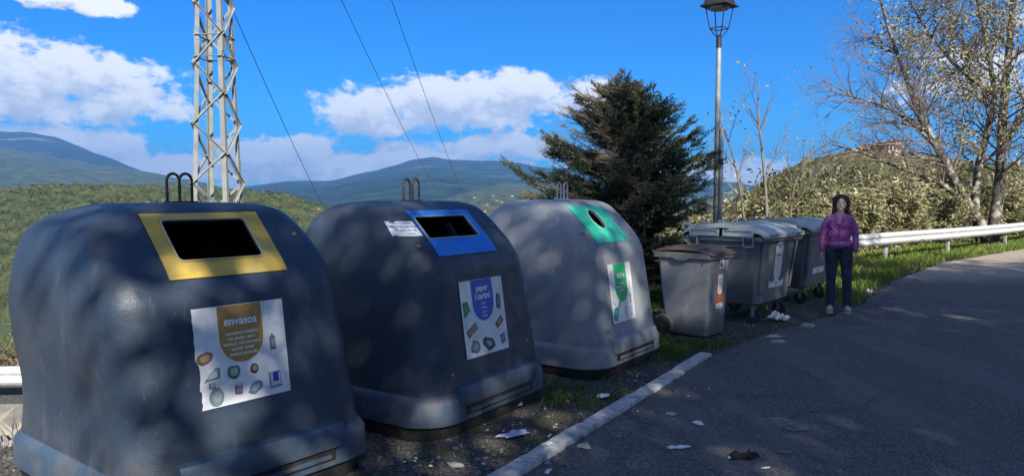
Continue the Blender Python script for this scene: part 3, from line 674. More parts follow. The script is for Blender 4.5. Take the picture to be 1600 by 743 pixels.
# 3: glass poster
d, T = poster(IG[2], -0.13, 0.735, 0.50, 0.545, 7, False); gr_ = inkm((0.01, 0.42, 0.14))
d.put(poly_grid([(x, y + .27) for x, y in ushape(.262, .36)], .03), gr_, 0.005, T)
d.put(text2d('vidre', 0.082, 0.0016), wht, 0.006, lambda x, y: T(x + .01, y + .135))
for i, tx_ in enumerate(['· AMPOLLES', 'FLASCONS · POTS', 'DE VIDRE']): d.put(text2d(tx_, 0.024, 0.0006), wht, 0.006, lambda x, y, i=i: T(x, y + .075 - i * .032))
item(d, T, -.085, .20, blob2(31, .035, .04, 9, 0, .35), (.55, .68, .58)); item(d, T, -.18, .2, blob2(33, .03, .02, 9, .6, .3), (.45, .46, .45))
item(d, T, -.17, -.19, blob2(11, .05, .07, 12, -.5, .06), (.02, .22, .20), (.05, .36, .33)); item(d, T, -.09, -.12, rect(.035, .11, -.75), (.03, .28, .26))
item(d, T, -.18, -.06, blob2(12, .04, .055, 8), (.40, .40, .38), (.6, .6, .58)); item(d, T, .04, -.19, blob2(13, .03, .05, 9), (.42, .40, .37), (.6, .58, .55)); item(d, T, .17, -.08, rect(.03, .09), (.2, .2, .2), (.45, .45, .45)); item(d, T, .17, -.19, blob2(14, .03, .05), (.30, .30, .28), (.55, .55, .5)); item(d, T, .19, .06, rect(.012, .07), (.4, .4, .4))
d.build('poster', IG[2])

# ------------------------------------------------------------------ wheeled bins
def yawframe(x, y, th): return (x, y, 0), R(270 - th)          # local +Y faces the road, local -X runs away along the row
wb_m = plastic('wheelie bin grey', (0.24, 0.25, 0.262), (0.31, 0.318, 0.325), 0.5)
lid_m = plastic('brown lid plastic', (0.085, 0.055, 0.045), (0.13, 0.09, 0.075), 0.45)
rim_m_ = plastic('bin rim grey', (0.13, 0.13, 0.135), (0.18, 0.18, 0.18), 0.5)
def tapered(rings, r=0.04, k=4): return [rring(a, b, min(r, a, b), z, k, cx, cy) for z, a, b, cx, cy in rings]
def wheel(parent, name, c, rw, wd, tyre=black, hub=None, axis=(1, 0, 0)):
    t = MB().lathe([(rw * .55, -wd / 2), (rw * .93, -wd / 2), (rw, -wd * .3), (rw, wd * .3), (rw * .93, wd / 2), (rw * .55, wd / 2)], c, axis, 24).build(name, tyre, parent)
    MB().lathe([(0, -wd * .35), (rw * .2, -wd * .42), (rw * .25, -wd * .2), (rw * .56, -wd * .25), (rw * .56, wd * .25), (rw * .25, wd * .2), (rw * .2, wd * .42), (0, wd * .35)], c, axis, 20).build('hub', hub or mat('dark hub', (.035, .035, .037), .6), t)
    return t
wloc, wrz = yawframe(2.17, 8.84, 40)
wb = empty('wheelie_bin', wloc, wrz, 'small grey two wheeled bin with brown lid and orange sticker', 'wheelie bin')
# local: x half width .28 (along row), y half depth .33
MB().loft(tapered([(0.015, .215, .245, 0, .03), (0.03, .235, .262, 0, .03), (0.3, .25, .285, 0, .02), (0.94, .283, .335, 0, 0), (0.955, .287, .34, 0, 0)], .045)).build('body', wb_m, wb, angle=50)
MB().loft(tapered([(0.925, .30, .352, 0, 0), (0.925, .318, .372, 0, 0), (0.985, .318, .372, 0, 0), (0.99, .30, .35, 0, 0)], .03)).build('rim', rim_m_, wb, angle=40)
for sx in (1,):
    MB().loft([[Vector((.30, y, .93)) for y in (0,)] * 0 or [Vector((.318, -.12, .93)), Vector((.318, -.06, .895)), Vector((.318, .06, .895)), Vector((.318, .12, .93))], [Vector((.328, -.12, .93)), Vector((.328, -.06, .897)), Vector((.328, .06, .897)), Vector((.328, .12, .93))]]).build('rim_tab', rim_m_, wb, angle=40)
lr = []
for y, h in ((-.375, .995), (-.33, 1.015), (-.2, 1.035), (0, 1.045), (.2, 1.035), (.33, 1.005), (.392, .985)):
    lr.append([Vector((x * .322, y, h + z - .02 * abs(x) ** 3)) for x, z in ((-1, -.008), (-1, .004), (-.8, .014), (-.3, .018), (.3, .018), (.8, .014), (1, .004), (1, -.008))])
MB().loft(lr).build('lid', lid_m, wb, angle=50)
wlid = [c for c in wb.children if c.name.startswith('lid')][0]
for y0 in (-.26, -.13, 0, .13, .25): MB().box((0, y0, 1.058 - abs(y0) * .07), (.44, .022, .014), bev=.004).build('lid_rib', lid_m, wlid)
MB().tube([(-.2, -.36, .96), (-.2, -.43, .975), (.2, -.43, .975), (.2, -.36, .96)], .014, 8).build('handle', rim_m_, wb)
for sx in (-.22, .235): wheel(wb, 'wheel', (sx + (.03 if sx > 0 else -.03), -.265, .105), .105, .055)
MB().loft([[Vector((x, -.265 + r_ * math.cos(t), .105 + r_ * math.sin(t))) for t in np.linspace(-.35, math.pi * .75, 12)] for x, r_ in ((.215, .112), (.275, .112), (.275, .132), (.215, .132))]).build('wheel_arch', rim_m_, wb, angle=40)
for y in (-.27, .26): MB().box((.290, y, .905), (.010, .012, .09), bev=.003).build('rib', rim_m_, wb)
def flatfn(cx, cy, cz, slope=0.0):       # decal on a face looking towards local +Y
    return lambda s, z, off: Vector((cx - s, cy + off + (z) * slope, cz + z))
sl_ = (.335 - .305) / (.94 - .3)
def wy(z): return .306 + (z - .3) * sl_
cz0 = .56; orange = inkm((.42, .13, .035)); d = Decal(flatfn(0, wy(cz0), cz0, sl_)); T = lambda x, y: (x + .04, y)
d.put(poly_grid(rect(.19, .34)), orange, .002, T); d.put(poly_grid([(x, y + .165) for x, y in ushape(.135, .235)]), wht, .0035, T)
d.put(poly_grid([(x, y - .20) for x, y in rect(.19, .055)]), wht, .003, T)
d.put(text2d('orgànica', .028, .0006), orange, .0045, lambda x, y: T(x, y + .10)); 
for i in range(3): d.put(text2d('restes · menjar', .014), inkm((.3, .3, .3)), .0045, lambda x, y, i=i: T(x, y + .05 - i * .03))
d.put(text2d('RESIDUS', .03, .0006), inkm((.25, .25, .25)), .0045, lambda x, y: T(x, y - .212))
for i in range(5): item(d, T, -.07 + .033 * i, -.125 + (.02 if i % 2 else 0), blob2(40 + i, .017, .02), (.30, .09, .03), (.5, .26, .12), off=.003)
d.build('orange_sticker', wb)
d = Decal(flatfn(0, wy(.86), .86, sl_)); d.put(poly_grid([(x + .05, y) for x, y in rect(.12, .13)]), wht, .003)
d.put(poly_grid([(x + .04, y - .02) for x, y in rect(.055, .05)]), inkm((.1, .1, .11)), .004); d.put(text2d('N 24', .03, .001), inkm((.1, .1, .11)), .004, lambda x, y: (x + .045, y + .025)); d.build('number_label', wb)

big_m = plastic('large container grey', (0.15, 0.16, 0.172), (0.205, 0.212, 0.22), 0.5)
big_lid = plastic('pale grey lid', (0.38, 0.42, 0.40), (0.50, 0.53, 0.50), 0.5)
def big_container(x, y, th, label):
    loc, rz = yawframe(x, y, th); r = empty('waste_container', loc, rz, label, 'waste container', 'large four wheeled waste containers')
    # local: x = -s ; half length .62, half depth .50
    MB().loft(tapered([(0.235, .50, .36, 0, .02), (0.265, .54, .41, 0, .02), (0.7, .585, .455, 0, .01), (1.08, .63, .50, 0, 0), (1.10, .635, .505, 0, 0)], .09, 5)).build('body', big_m, r, angle=50)
    MB().loft(tapered([(1.07, .645, .515, 0, 0), (1.07, .685, .555, 0, 0), (1.125, .685, .555, 0, 0), (1.13, .64, .51, 0, 0)], .05, 4)).build('rim', big_m, r, angle=40)
    # side panels recessed frame on both ends
    for sx in (1, -1):
        pts = [(-.30, .40), (-.33, .95), (-.29, 1.0), (.29, 1.0), (.33, .95), (.30, .40)]
        MB().tube([Vector((sx * (.502 + (z - .3) * .165 + .012), y_, z)) for y_, z in pts], .012, 6).build('side_frame', big_m, r)
        cxx = sx * .70
        for yy in (-.40, .36):
            fr = MB()
            fr.box((cxx, yy, 1.115), (.05, .15, .02), bev=.004); fr.box((cxx, yy, 1.00), (.04, .12, .02), bev=.004)
            fr.box((cxx, yy - .065, 1.06), (.045, .02, .11), bev=.004); fr.box((cxx, yy + .065, 1.06), (.045, .02, .11), bev=.004)
            fr.build('lifting_pocket', big_m, r)
        MB().cyl((sx * .60, 0, .98), (sx * .73, 0, .98), .028, 14).build('trunnion', big_m, r)
    # ribs of the long face
    for sx in (-.56, .56):
        MB().beam((sx * .93, .44, .40), (sx * 1.02, .522, 1.04), .05, .03, bev=.008).build('rib', big_m, r)
    # domed lid with raised ribs, open-front handles
    lr = []; 
    for yy, h in ((-.56, 1.15), (-.50, 1.20), (-.3, 1.245), (0, 1.265), (.3, 1.24), (.50, 1.19), (.585, 1.14)):
        lr.append([Vector((x_ * .70, yy, h + z_)) for x_, z_ in ((-1, -.03), (-1, 0), (-.93, .012), (-.5, .02), (.5, .02), (.93, .012), (1, 0), (1, -.03))])
    lid = MB().loft(lr).build('lid', big_lid, r, angle=50)
    for x_ in (-.66, -.34, 0, .34, .66): MB().loft([[Vector((x_ + sx_ * .025, y_, h_ + dz_)) for sx_, dz_ in ((-1, -.02), (-1, .012), (1, .012), (1, -.02))] for y_, h_ in ((-.48, 1.222), (-.3, 1.262), (0, 1.288), (.3, 1.258), (.47, 1.215))]).build('lid_rib', big_lid, lid, angle=40)
    for sx in (-1, 1):
        for y0 in (-.44, .02):
            fb = MB()
            fb.box((sx * .690, y0 + .20, 1.17), (.022, .40, .085), bev=.004)
            fb.box((sx * .705, y0 + .20, 1.205), (.03, .38, .014), bev=.004); fb.box((sx * .705, y0 + .20, 1.135), (.035, .40, .014), bev=.004)
            fb.box((sx * .705, y0 + .01, 1.17), (.03, .03, .08), bev=.006); fb.box((sx * .705, y0 + .39, 1.17), (.03, .03, .08), bev=.006)
            fb.build('lid_edge_frame', big_lid, lid)
    for x_ in (-.42, .42): MB().tube([(x_ - .09, .56, 1.15), (x_ - .09, .63, 1.165), (x_ + .09, .63, 1.165), (x_ + .09, .56, 1.15)], .014, 8).build('lid_handle', big_lid, lid)
    for x_ in (-.55, 0.0, .55): MB().tube([(x_, -.47, 1.20), (x_, -.52, 1.26), (x_, -.60, 1.27), (x_, -.62, 1.20)], .026, 8).build('hinge', big_lid, lid)
    # castors
    hubm = mat('castor zinc', (.3, .29, .27), .45, metal=.6)
    for sx in (-.44, .44):
        for yy in (-.30, .34):
            c = MB(); c.cyl((sx, yy, .30), (sx, yy, .235), .035, 12); c.box((sx - .035, yy, .17), (.008, .05, .16)); c.box((sx + .035, yy, .17), (.008, .05, .16)); c.box((sx, yy, .245), (.08, .07, .01))
            co = c.build('castor', hubm, r); wheel(co, 'castor_wheel', (sx, yy, .092), .092, .042)
    MB().beam((-.5, .0, .29), (.5, .0, .29), .30, .03).beam((-.46, .39, .27), (.46, .39, .27), .03, .03).build('chassis', black, r)
    return r
def decals_big(r, full=True):
    sy = (.50 - .36) / .78; fy = lambda z: .467 + (z - .7) * .094
    def fn(cz): return flatfn(0, fy(cz), cz, .094)
    grey = inkm((.10, .10, .105)); d = Decal(fn(.72)); T = lambda x, y: (x + .02, y)
    d.put(poly_grid([(x, y - .23) for x, y in rect(.52, .09, .0)]), wht, .003, T); d.put(text2d('resta', .07, .001), inkm((.3, .3, .3)), .0045, lambda x, y: T(x, y - .25))
    d.build('bottom_label', r)
    if not full: return
    d = Decal(fn(.75)); d.put(poly_grid([(x, y + .20) for x, y in ushape(.26, .42)]), wht, .003, T); d.put(poly_grid([(x, y + .215) for x, y in rect(.26, .05)]), wht, .0035, T)
    d.put(text2d('rebuig', .055, .001), grey, .0045, lambda x, y: T(x, y + .10))
    for i in range(5): d.put(text2d('residus no reciclables'[: 22 - 2 * i], .018), inkm((.25, .25, .25)), .0045, lambda x, y, i=i: T(x, y + .06 - i * .035))
    for sx in (-1, 1): item(d, T, sx * .15, -.2, blob2(60 + sx, .06, .05, 9, 0, .3), (.05, .05, .055), (.2, .2, .2), off=.003)
    d.build('grey_sticker', r)
    d = Decal(fn(.99)); d.put(poly_grid([(x + .03, y) for x, y in rect(.17, .13)]), wht, .004); d.put(poly_grid([(x + .0, y - .0) for x, y in rect(.06, .06)]), grey, .005); d.put(text2d('18', .06, .001), grey, .005, lambda x, y: (x + .075, y - .02)); d.build('number_label', r)
def ctr(nx, ny, th, L=.62, D=.5):       # centre from the near road-side corner
    t = R(th); return nx + math.sin(t) * L - math.cos(t) * D, ny + math.cos(t) * L + math.sin(t) * D
c1 = ctr(3.13, 9.28, 40); c2 = ctr(4.42, 11.05, 40)
B1 = big_container(*c1, 40, 'large four wheeled container with pale ribbed lid and tall grey sticker'); decals_big(B1)
B2 = big_container(*c2, 40, 'large dark grey container farther back, half hidden behind the woman in the purple jacket'); decals_big(B2, False)
# ------------------------------------------------------------------ guard rails
galv = mat('galvanised rail', (0.50, 0.51, 0.51), 0.42, (0.66, 0.66, 0.64), 7, 0.15, 30, metal=0.35, contrast=(0.3, 0.7))
galv_d = mat('galvanised post', (0.26, 0.27, 0.27), 0.55, (0.40, 0.40, 0.39), 9, metal=0.3)
def guardrail(name, pts, top, label, cat, posts, postlen=.9):
    """W beam: pts are ground points; beam faces right of travel"""
    pts = [Vector(p) for p in pts]; c = pts[0]; root = empty(name, c, 0, label, cat)
    P = []
    for a, b in zip(pts[:-1], pts[1:]):
        k = max(1, int((b - a).length / .5)); P += [a.lerp(b, i / k) for i in range(k)]
    P.append(pts[-1])
    for _ in range(14): P = [P[0]] + [(P[i - 1] + P[i] * 2 + P[i + 1]) / 4 for i in range(1, len(P) - 1)] + [P[-1]]
    prof_ = [(.00, 0), (.045, -.012), (.07, -.062), (.082, -.085), (.07, -.11), (.02, -.15), (.02, -.17), (.07, -.205), (.082, -.23), (.07, -.255), (.045, -.298), (0, -.31)]
    V = []; n = len(prof_); rings = []
    for i, p in enumerate(P):
        d = (P[min(i + 1, len(P) - 1)] - P[max(i - 1, 0)]).normalized(); r_ = Vector((d.y, -d.x, 0)).normalized()
        rings.append([p + r_ * o + Vector((0, 0, top + z)) - c for o, z in prof_] + [p + r_ * (o - .006) + Vector((0, 0, top + z)) - c for o, z in prof_[::-1]])
    MB().loft(rings).build('rail_beam', galv, root, angle=50)
    tot = 0; L = [0]
    for a, b in zip(P[:-1], P[1:]): tot += (b - a).length; L.append(tot)
    for s in posts:
        i = min(range(len(L)), key=lambda q: abs(L[q] - s)); p = P[i] - c; d = (P[min(i + 1, len(P) - 1)] - P[max(i - 1, 0)]).normalized(); r_ = Vector((d.y, -d.x, 0)).normalized()
        q = p - r_ * .06; gz = min(ground_z(q.x + c.x, q.y + c.y) - c.z, top - .4)
        m = MB(); an = math.atan2(d.y, d.x)
        from mathutils import Euler
        e = Euler((0, 0, an))
        m.box(q + Vector((0, 0, (top - .02 + gz - .3) / 2)), (.12, .006, top - .02 - gz + .3), rot=e); m.box(q + r_ * -.03 + d * .057 + Vector((0, 0, (top - .02 + gz - .3) / 2)), (.006, .055, top - .02 - gz + .3), rot=e); m.box(q + r_ * -.03 - d * .057 + Vector((0, 0, (top - .02 + gz - .3) / 2)), (.006, .055, top - .02 - gz + .3), rot=e)
        m.build('post', galv_d, root, smooth=False)
        MB().box(p - r_ * .03 + Vector((0, 0, top - .155)), (.10, .055, .24), rot=e, bev=.01).build('spacer', galv_d, root)
        for zz in (-.16,): MB().lathe([(0, .012), (.014, .01), (.02, 0)], p + r_ * .02 + Vector((0, 0, top + zz)), r_, 8).build('bolt', galv_d, root)
    return root
def gp(px, py, z=0): v = gnd(px, py, z); return (v.x, v.y, z)
RP = [(4.2, 13.4, 0), (6.6, 15.9, 0), gp(1385, 409), gp(1487, 397.5), gp(1578, 385), (19.8, 27.6, 0), (27, 33.5, 0)]
lens = [0]
for a, b in zip(RP[:-1], RP[1:]): lens.append(lens[-1] + (Vector(b) - Vector(a)).length)
guardrail('guardrail', RP, .74, 'sunlit galvanised guardrail curving along the bend behind the woman', 'guardrail', [.4, lens[1] + .2, lens[2], lens[3], lens[4], lens[5], lens[6] - .4])
lz = -1.45
guardrail('guardrail', [(-15, 10.9, lz), (-9, 11.15, lz), (-5.2, 11.3, lz), (-3.2, 11.5, lz)], .50, 'short length of guardrail down by the pale lower lane behind the first igloo', 'guardrail', [.4, 4.2, 8.2, 11.2])

# ------------------------------------------------------------------ lattice pylon and cables
pyl_m = mat('galvanised lattice', (0.17, 0.185, 0.185), 0.55, (0.25, 0.26, 0.245), 5, metal=0.1, contrast=(.3, .7))
TB_ = at(343, 400, 13.2); ty = R(-4.2)
tz0 = ground_z(TB_.x, TB_.y) - .1
pyl = empty('lattice_pylon', (TB_.x, TB_.y, 0), ty, 'tall galvanised lattice pylon with zigzag braces rising behind the first igloo', 'pylon')
def half(z): return .308 - (z - 1.6) * .0262
CR = [(1, 1), (-1, 1), (-1, -1), (1, -1)]; TOPZ = 10.6
def leg_pt(c, z): h = half(z); return Vector((c[0] * h, c[1] * h, z))
for c in CR:
    for z0, z1 in ((tz0, 4.35), (4.33, TOPZ)):
        o = 0 if z1 < 5 else .006; a, b = leg_pt(c, z0), leg_pt(c, z1); a += Vector((c[0] * o, c[1] * o, 0)); b += Vector((c[0] * o, c[1] * o, 0))
        L_ = .08; t_ = .009; rings = []
        for p in (a, b):
            s = [(0, 0), (-L_, 0), (-L_, -t_), (-t_, -t_), (-t_, -L_), (0, -L_)]
            rg = [p + Vector((c[0] * x, c[1] * y, 0)) for x, y in s]; rings.append(rg if c[0] * c[1] > 0 else rg[::-1])
        MB().loft(rings).build('leg', pyl_m, pyl, smooth=False)
step = .518
for f_ in range(4):
    c0, c1_ = CR[f_], CR[(f_ + 1) % 4]; outn = Vector(((c0[0] + c1_[0]) / 2, (c0[1] + c1_[1]) / 2, 0)); z = tz0 + .3 + (step if f_ % 2 else 0); i = 0
    while z + step < TOPZ:
        a = leg_pt(c0 if i % 2 == 0 else c1_, z); b = leg_pt(c1_ if i % 2 == 0 else c0, z + step); dd = (b - a).normalized(); e = .012
        a2, b2 = a - dd * .02 + outn * (e if i % 2 else e + .007), b + dd * .02 + outn * (e if i % 2 else e + .007)
        up = outn; x = dd.cross(up).normalized(); w2, t2 = .042, .006
        s = [(-.5, 0), (.5, 0), (.5, 1), (.38, 1), (.38, .15), (-.5, .15)]
        rings = [[p + x * (u * w2) + up * (v * .038) for u, v in s] for p in (a2, b2)]
        MB().loft(rings).build('brace', pyl_m, pyl, smooth=False); z += step; i += 1
    for zr in (4.42, 4.05, 8.2):
        MB().beam(leg_pt(c0, zr) + outn * .012, leg_pt(c1_, zr) + outn * .012, .05, .01, up=(0, 0, 1)).build('ring_brace', pyl_m, pyl, smooth=False)
    for zr in (4.34,):
        MB().box(leg_pt(c0, zr) + Vector((c0[0] * .008, -c0[1] * .05, 0)), (.012, .11, .40)).build('splice_plate', pyl_m, pyl, smooth=False)
# cross-arm with insulators, above the frame
armz = 9.9; ins_m = mat('brown glass insulator', (.10, .04, .02), .2)
cy_, sy_ = math.cos(-ty), math.sin(-ty)
att = []
for dx in (-1.9, -.15, 1.35):
    att.append(Vector((dx, 0, armz + .06)))
def loc(v): return Vector((v.x * cy_ - v.y * sy_, v.x * sy_ + v.y * cy_, v.z))
MB().beam(loc(Vector((-2.1, 0, armz))), loc(Vector((1.6, 0, armz))), .09, .09).build('crossarm', pyl_m, pyl, smooth=False)
for a in att: MB().lathe([(.02, .0), (.05, .03), (.03, .07), (.055, .10), (.03, .14), (.055, .17), (.02, .22), (0, .23)], loc(a), (0, 0, 1), 14).build('insulator', ins_m, pyl)
cab_m = mat('aluminium cable', (.05, .06, .08), .5)
from bisect import bisect
for i, (a, px_mid, far) in enumerate(zip(att, ((372, 40), (592, 122), (655, 125)), ((600, 303), (707, 306), (750, 306)))):
    A = Vector((TB_.x, TB_.y, 0)) + a + Vector((0, 0, .22)); Bp = at(far[0], far[1], 330)
    best = None
    for sag in np.linspace(0, 70, 281):
        m_ = 1e9
        for t in np.linspace(0, .6, 400):
            p = A.lerp(Bp, t) - Vector((0, 0, 4 * sag * t * (1 - t))); zc = p - Vector((0, 0, EYE)); dep = zc.y * math.cos(PITCH) - zc.z * math.sin(PITCH); u = zc.y * math.sin(PITCH) + zc.z * math.cos(PITCH)
            m_ = min(m_, math.hypot(800 + F * zc.x / dep - px_mid[0], 371.5 - F * u / dep - px_mid[1]))
        if best is None or m_ < best[0]: best = (m_, sag)
    sag = best[1]; ts = np.linspace(0, 1, 70) ** 1.8
    tag(MB().tube([A.lerp(Bp, t) - Vector((0, 0, 4 * sag * t * (1 - t))) for t in ts], [.011 + .05 * t for t in ts], 5).build('power_cable', cab_m), ('leftmost power cable, sloping down from the lattice pylon', 'middle power cable of three crossing the sky between the igloos', 'rightmost power cable of three crossing the sky over the mountain')[i], 'power cable', 'power cables running down the valley')

# ------------------------------------------------------------------ street lamp
lx, ly = 3.08, 11.2
lamp = empty('street_lamp', (lx, ly, 0), R(48), 'galvanised street lamp with black four sided lantern, beside the spruce', 'street lamp')
pole_m = mat('lamp pole zinc', (.24, .27, .28), .42, (.38, .41, .41), 4, metal=.35); lb_m = mat('lantern black iron', (.018, .018, .022), .5)
lg = ground_z(lx, ly)
LZ = 1.65 + (305 - 62) / 1160 * 11.2
MB().tube([(0, 0, lg - .3), (0, 0, 1.5), (0, 0, LZ - .12)], [.052, .046, .037], 20).build('pole', pole_m, lamp)
MB().cyl((0, 0, LZ - .16), (0, 0, LZ + .02), .041, 16).build('collar', lb_m, lamp)
MB().tube([(.05, -.052, lg - .2), (.05, -.052, 1.65 + 105 / 1160 * 11.2)], .022, 10).box((.01, -.062, 1.9), (.075, .03, 1.5), bev=.008).build('cable_guard', pole_m, lamp)
LN = empty  # lantern parts
h0, h1 = LZ + .125, LZ + .45; r0, r1 = .10, .15
lan = MB().loft([rring(r1 + .062, r1 + .062, .012, h1 - .008, 2), rring(r1 + .062, r1 + .062, .012, h1 + .012, 2), rring(r1 + .03, r1 + .03, .012, h1 + .03, 2), rring(.11, .11, .012, h1 + .22, 2), rring(.085, .085, .012, h1 + .25, 2), rring(.085, .085, .01, h1 + .32, 2), rring(.03, .03, .01, h1 + .36, 2)]).build('lantern_roof', lb_m, lamp, angle=30)
MB().lathe([(0, .0), (.03, .01), (.03, .03), (.012, .05), (.03, .075), (0, .10)], (0, 0, h1 + .355), (0, 0, 1), 12).build('finial', lb_m, lan)
MB().lathe([(0, 0), (.13, 0), (.15, .02), (.15, .04), (0, .04)], (0, 0, h1 - .05), (0, 0, 1), 24).build('lamp_diffuser', mat('opal diffuser', (.35, .33, .28), .5), lan)
for sx, sy in CR:
    MB().tube([(sx * r0, sy * r0, h0), (sx * r1, sy * r1, h1)], .0085, 6).build('lantern_bar', lb_m, lamp)
    MB().tube([(sx * .02, sy * .02, LZ + .0), (sx * .06, sy * .06, LZ + .05), (sx * r0, sy * r0, h0)], .0085, 6).build('lantern_arm', lb_m, lamp)
MB().tube([(sx * r0, sy * r0, h0) for sx, sy in CR], .0085, 6, closed=True).build('lantern_base_frame', lb_m, lamp)
# a thin service wire from the lamp pole into the spruce
a = Vector((lx, ly, 1.65 + 105 / 1160 * 11.2)); b = at(1030, 214, 11.4)
tag(MB().tube([a.lerp(b, t) - Vector((0, 0, .05 * t * (1 - t) * 4)) for t in np.linspace(0, 1, 10)], .006, 5).build('service_wire', cab_m), 'thin dark wire between the lamp pole and the spruce', 'wire')

# ------------------------------------------------------------------ trees
def perp_basis(d):
    d = d.normalized(); u = d.orthogonal().normalized(); return u, d.cross(u)
class Tree:
    def __init__(s, seed): s.r = random.Random(seed); s.mb = MB(); s.tips = []; s.trunk = MB()
    def limb(s, pts, r0, r1, mb=None, k=8):
        n = len(pts); (mb or s.mb).tube(pts, [r0 + (r1 - r0) * i / (n - 1) for i in range(n)], k, cap=False)
    def grow(s, p, d, L, r, depth, maxd, spread=.7, up=.12, curl=.18, kids=(3, 5), ratio=.62):
        rn = s.r; n = 5 if depth < maxd else 3; pts = [p.copy()]; dirs = [d.copy()]; d = d.normalized()
        for i in range(n):
            d = (d + Vector((rn.gauss(0, curl), rn.gauss(0, curl), rn.gauss(0, curl) + up)) * .6).normalized(); pts.append(pts[-1] + d * (L / n)); dirs.append(d.copy())
        r_end = r * (.45 if depth < maxd else .3); s.limb(pts, r, r_end, k=6 if depth < 2 else (4 if depth < maxd else 3))
        if depth >= maxd: s.tips.append((pts, dirs)); return
        for q in range(rn.randint(*kids)):
            t = rn.uniform(.25, 1.0); i = min(int(t * n), n - 1); b = pts[i].lerp(pts[i + 1], t * n - i); u, v = perp_basis(dirs[i]); an = rn.uniform(0, 2 * math.pi)
            nd = (dirs[i] + (u * math.cos(an) + v * math.sin(an)) * rn.uniform(.5, 1.3) * spread * 1.3).normalized()
            s.grow(b, nd, L * ratio * rn.uniform(.7, 1.15), r * (.62 - .25 * t), depth + 1, maxd, spread, up, curl, kids, ratio)
        s.grow(pts[-1], dirs[-1], L * ratio, r_end, depth + 1, maxd, spread, up, curl, kids, ratio)
def leaves_at(P, D, size, seed, aspect=.4, droop=.4):
    """rhombic leaves at points P, pointing along D (arrays)"""
    rs = np.random.RandomState(seed); n = len(P); D = D + rs.normal(0, .5, (n, 3)); D[:, 2] -= droop; D /= np.linalg.norm(D, axis=1)[:, None]
    Q = np.cross(D, rs.normal(0, 1, (n, 3))); Q /= np.linalg.norm(Q, axis=1)[:, None] + 1e-9; L = size * rs.uniform(.6, 1.3, n)[:, None]; Wd = L * aspect / 2; Nn = np.cross(D, Q)
    V = np.stack([P, P + D * L * .45 + Q * Wd + Nn * L * .06, P + D * L, P + D * L * .5 - Q * Wd + Nn * L * .06], 1); return V.reshape(-1, 3)
bark_d = mat('dark bark', (.05, .042, .035), .9, (.12, .105, .09), 8, .8, 40, contrast=(.35, .6))
bark_g = mat('grey flaking bark', (.06, .052, .044), .9, (.30, .28, .25), 4, .8, 40, contrast=(.5, .62))
twig_m = mat('twig bark', (.11, .085, .065), .85, (.20, .165, .13), 6)
ochre_leaf = leaf_mat('autumn olive leaves', (.26, .225, .10), (.15, .15, .06), (.38, .33, .17), .25)
green_leaf = leaf_mat('olive green leaves', (.12, .13, .045), (.055, .07, .022), (.24, .21, .09), .2)
dry_leaf = leaf_mat('dry hedge leaves', (.27, .25, .12), (.10, .11, .042), (.48, .44, .27), .2)
needle_m = leaf_mat('spruce needles', (.018, .034, .020), (.032, .050, .028), (.07, .08, .04), .05, 2.0, .6)
dead_needle_m = leaf_mat('dry sunlit spruce needles', (.16, .12, .07), (.10, .085, .05), (.20, .16, .10), .1, 2.0)

def add_leaves(t, per, size, seed, aspect=.4, droop=.4, jitter=.12, keep=1.0):
    rs = random.Random(seed); P = []; D = []
    for pts, dirs in t.tips:
        if rs.random() > keep: continue
        for q in range(per):
            u = rs.uniform(.1, 1) * (len(pts) - 1); i = min(int(u), len(pts) - 2); p = pts[i].lerp(pts[i + 1], u - i)
            P.append(p + Vector((rs.gauss(0, jitter), rs.gauss(0, jitter), rs.gauss(0, jitter)))); D.append(dirs[i])
    if not P: return None
    return leaves_at(np.array(P), np.array(D), size, seed, aspect, droop)
def finish_tree(name, t, L, lm, bm_, label, cat, group, base):
    root = empty(name, base, 0, label, cat, group); off = -Vector(base)
    for mb, nm, mt in ((t.trunk, 'trunk', bm_), (t.mb, 'branches', twig_m)):
        if mb.V: mb.V = [tuple(Vector(v) + off) for v in mb.V]; mb.build(nm, mt, root, angle=None)
    if L is not None and len(L): obj('crown', quads('crown', L + np.array(off)), lm, root, smooth=False)
    return root
# -- the two big roadside trees beyond the rail (limbs follow the photographed stems)
def stem(t, pix, Y, r0, r1, k=10):
    pts = [at(px, py, y) for (px, py), y in zip(pix, Y if hasattr(Y, '__len__') else [Y] * len(pix))]
    sm = []
    for a, b in zip(pts[:-1], pts[1:]): sm += [a.lerp(b, i / 5) for i in range(5)]
    sm.append(pts[-1])
    for _ in range(3): sm = [sm[0]] + [(sm[i - 1] + sm[i] * 2 + sm[i + 1]) / 4 for i in range(1, len(sm) - 1)] + [sm[-1]]
    t.limb(sm, r0, r1, t.trunk, k); return sm
def sprout(t, sm, i0, i1, n, L, r, maxd, bias=None, **kw):
    for q in range(n):
        u = t.r.uniform(i0, i1) * (len(sm) - 2); i = int(u); p = sm[i].lerp(sm[i + 1], u - i); d = (sm[i + 1] - sm[i]).normalized(); a, b = perp_basis(d); an = t.r.uniform(0, 6.28)
        nd = d * .7 + (a * math.cos(an) + b * math.sin(an)) * 1.0
        if bias is not None: nd += Vector(bias)
        t.grow(p, nd, L * (1.15 - .6 * u / len(sm)) * t.r.uniform(.7, 1.2), r * (1.1 - .6 * u / len(sm)), 1, maxd, **kw)
t = Tree(5)
s1 = stem(t, [(1548, 395), (1534, 350), (1501, 302), (1468, 236), (1435, 179), (1420, 132), (1393, 61), (1370, -20)], [24.3] * 8, .19, .03)
s1b = stem(t, [(1520, 330), (1470, 283), (1405, 262), (1350, 238), (1300, 226)], [24.2, 24, 23.8, 23.6, 23.5], .10, .02, 8)
s1c = stem(t, [(1468, 236), (1425, 190), (1380, 165), (1330, 150), (1305, 146)], [24.2, 24, 23.6, 23.2, 23], .07, .015, 8)
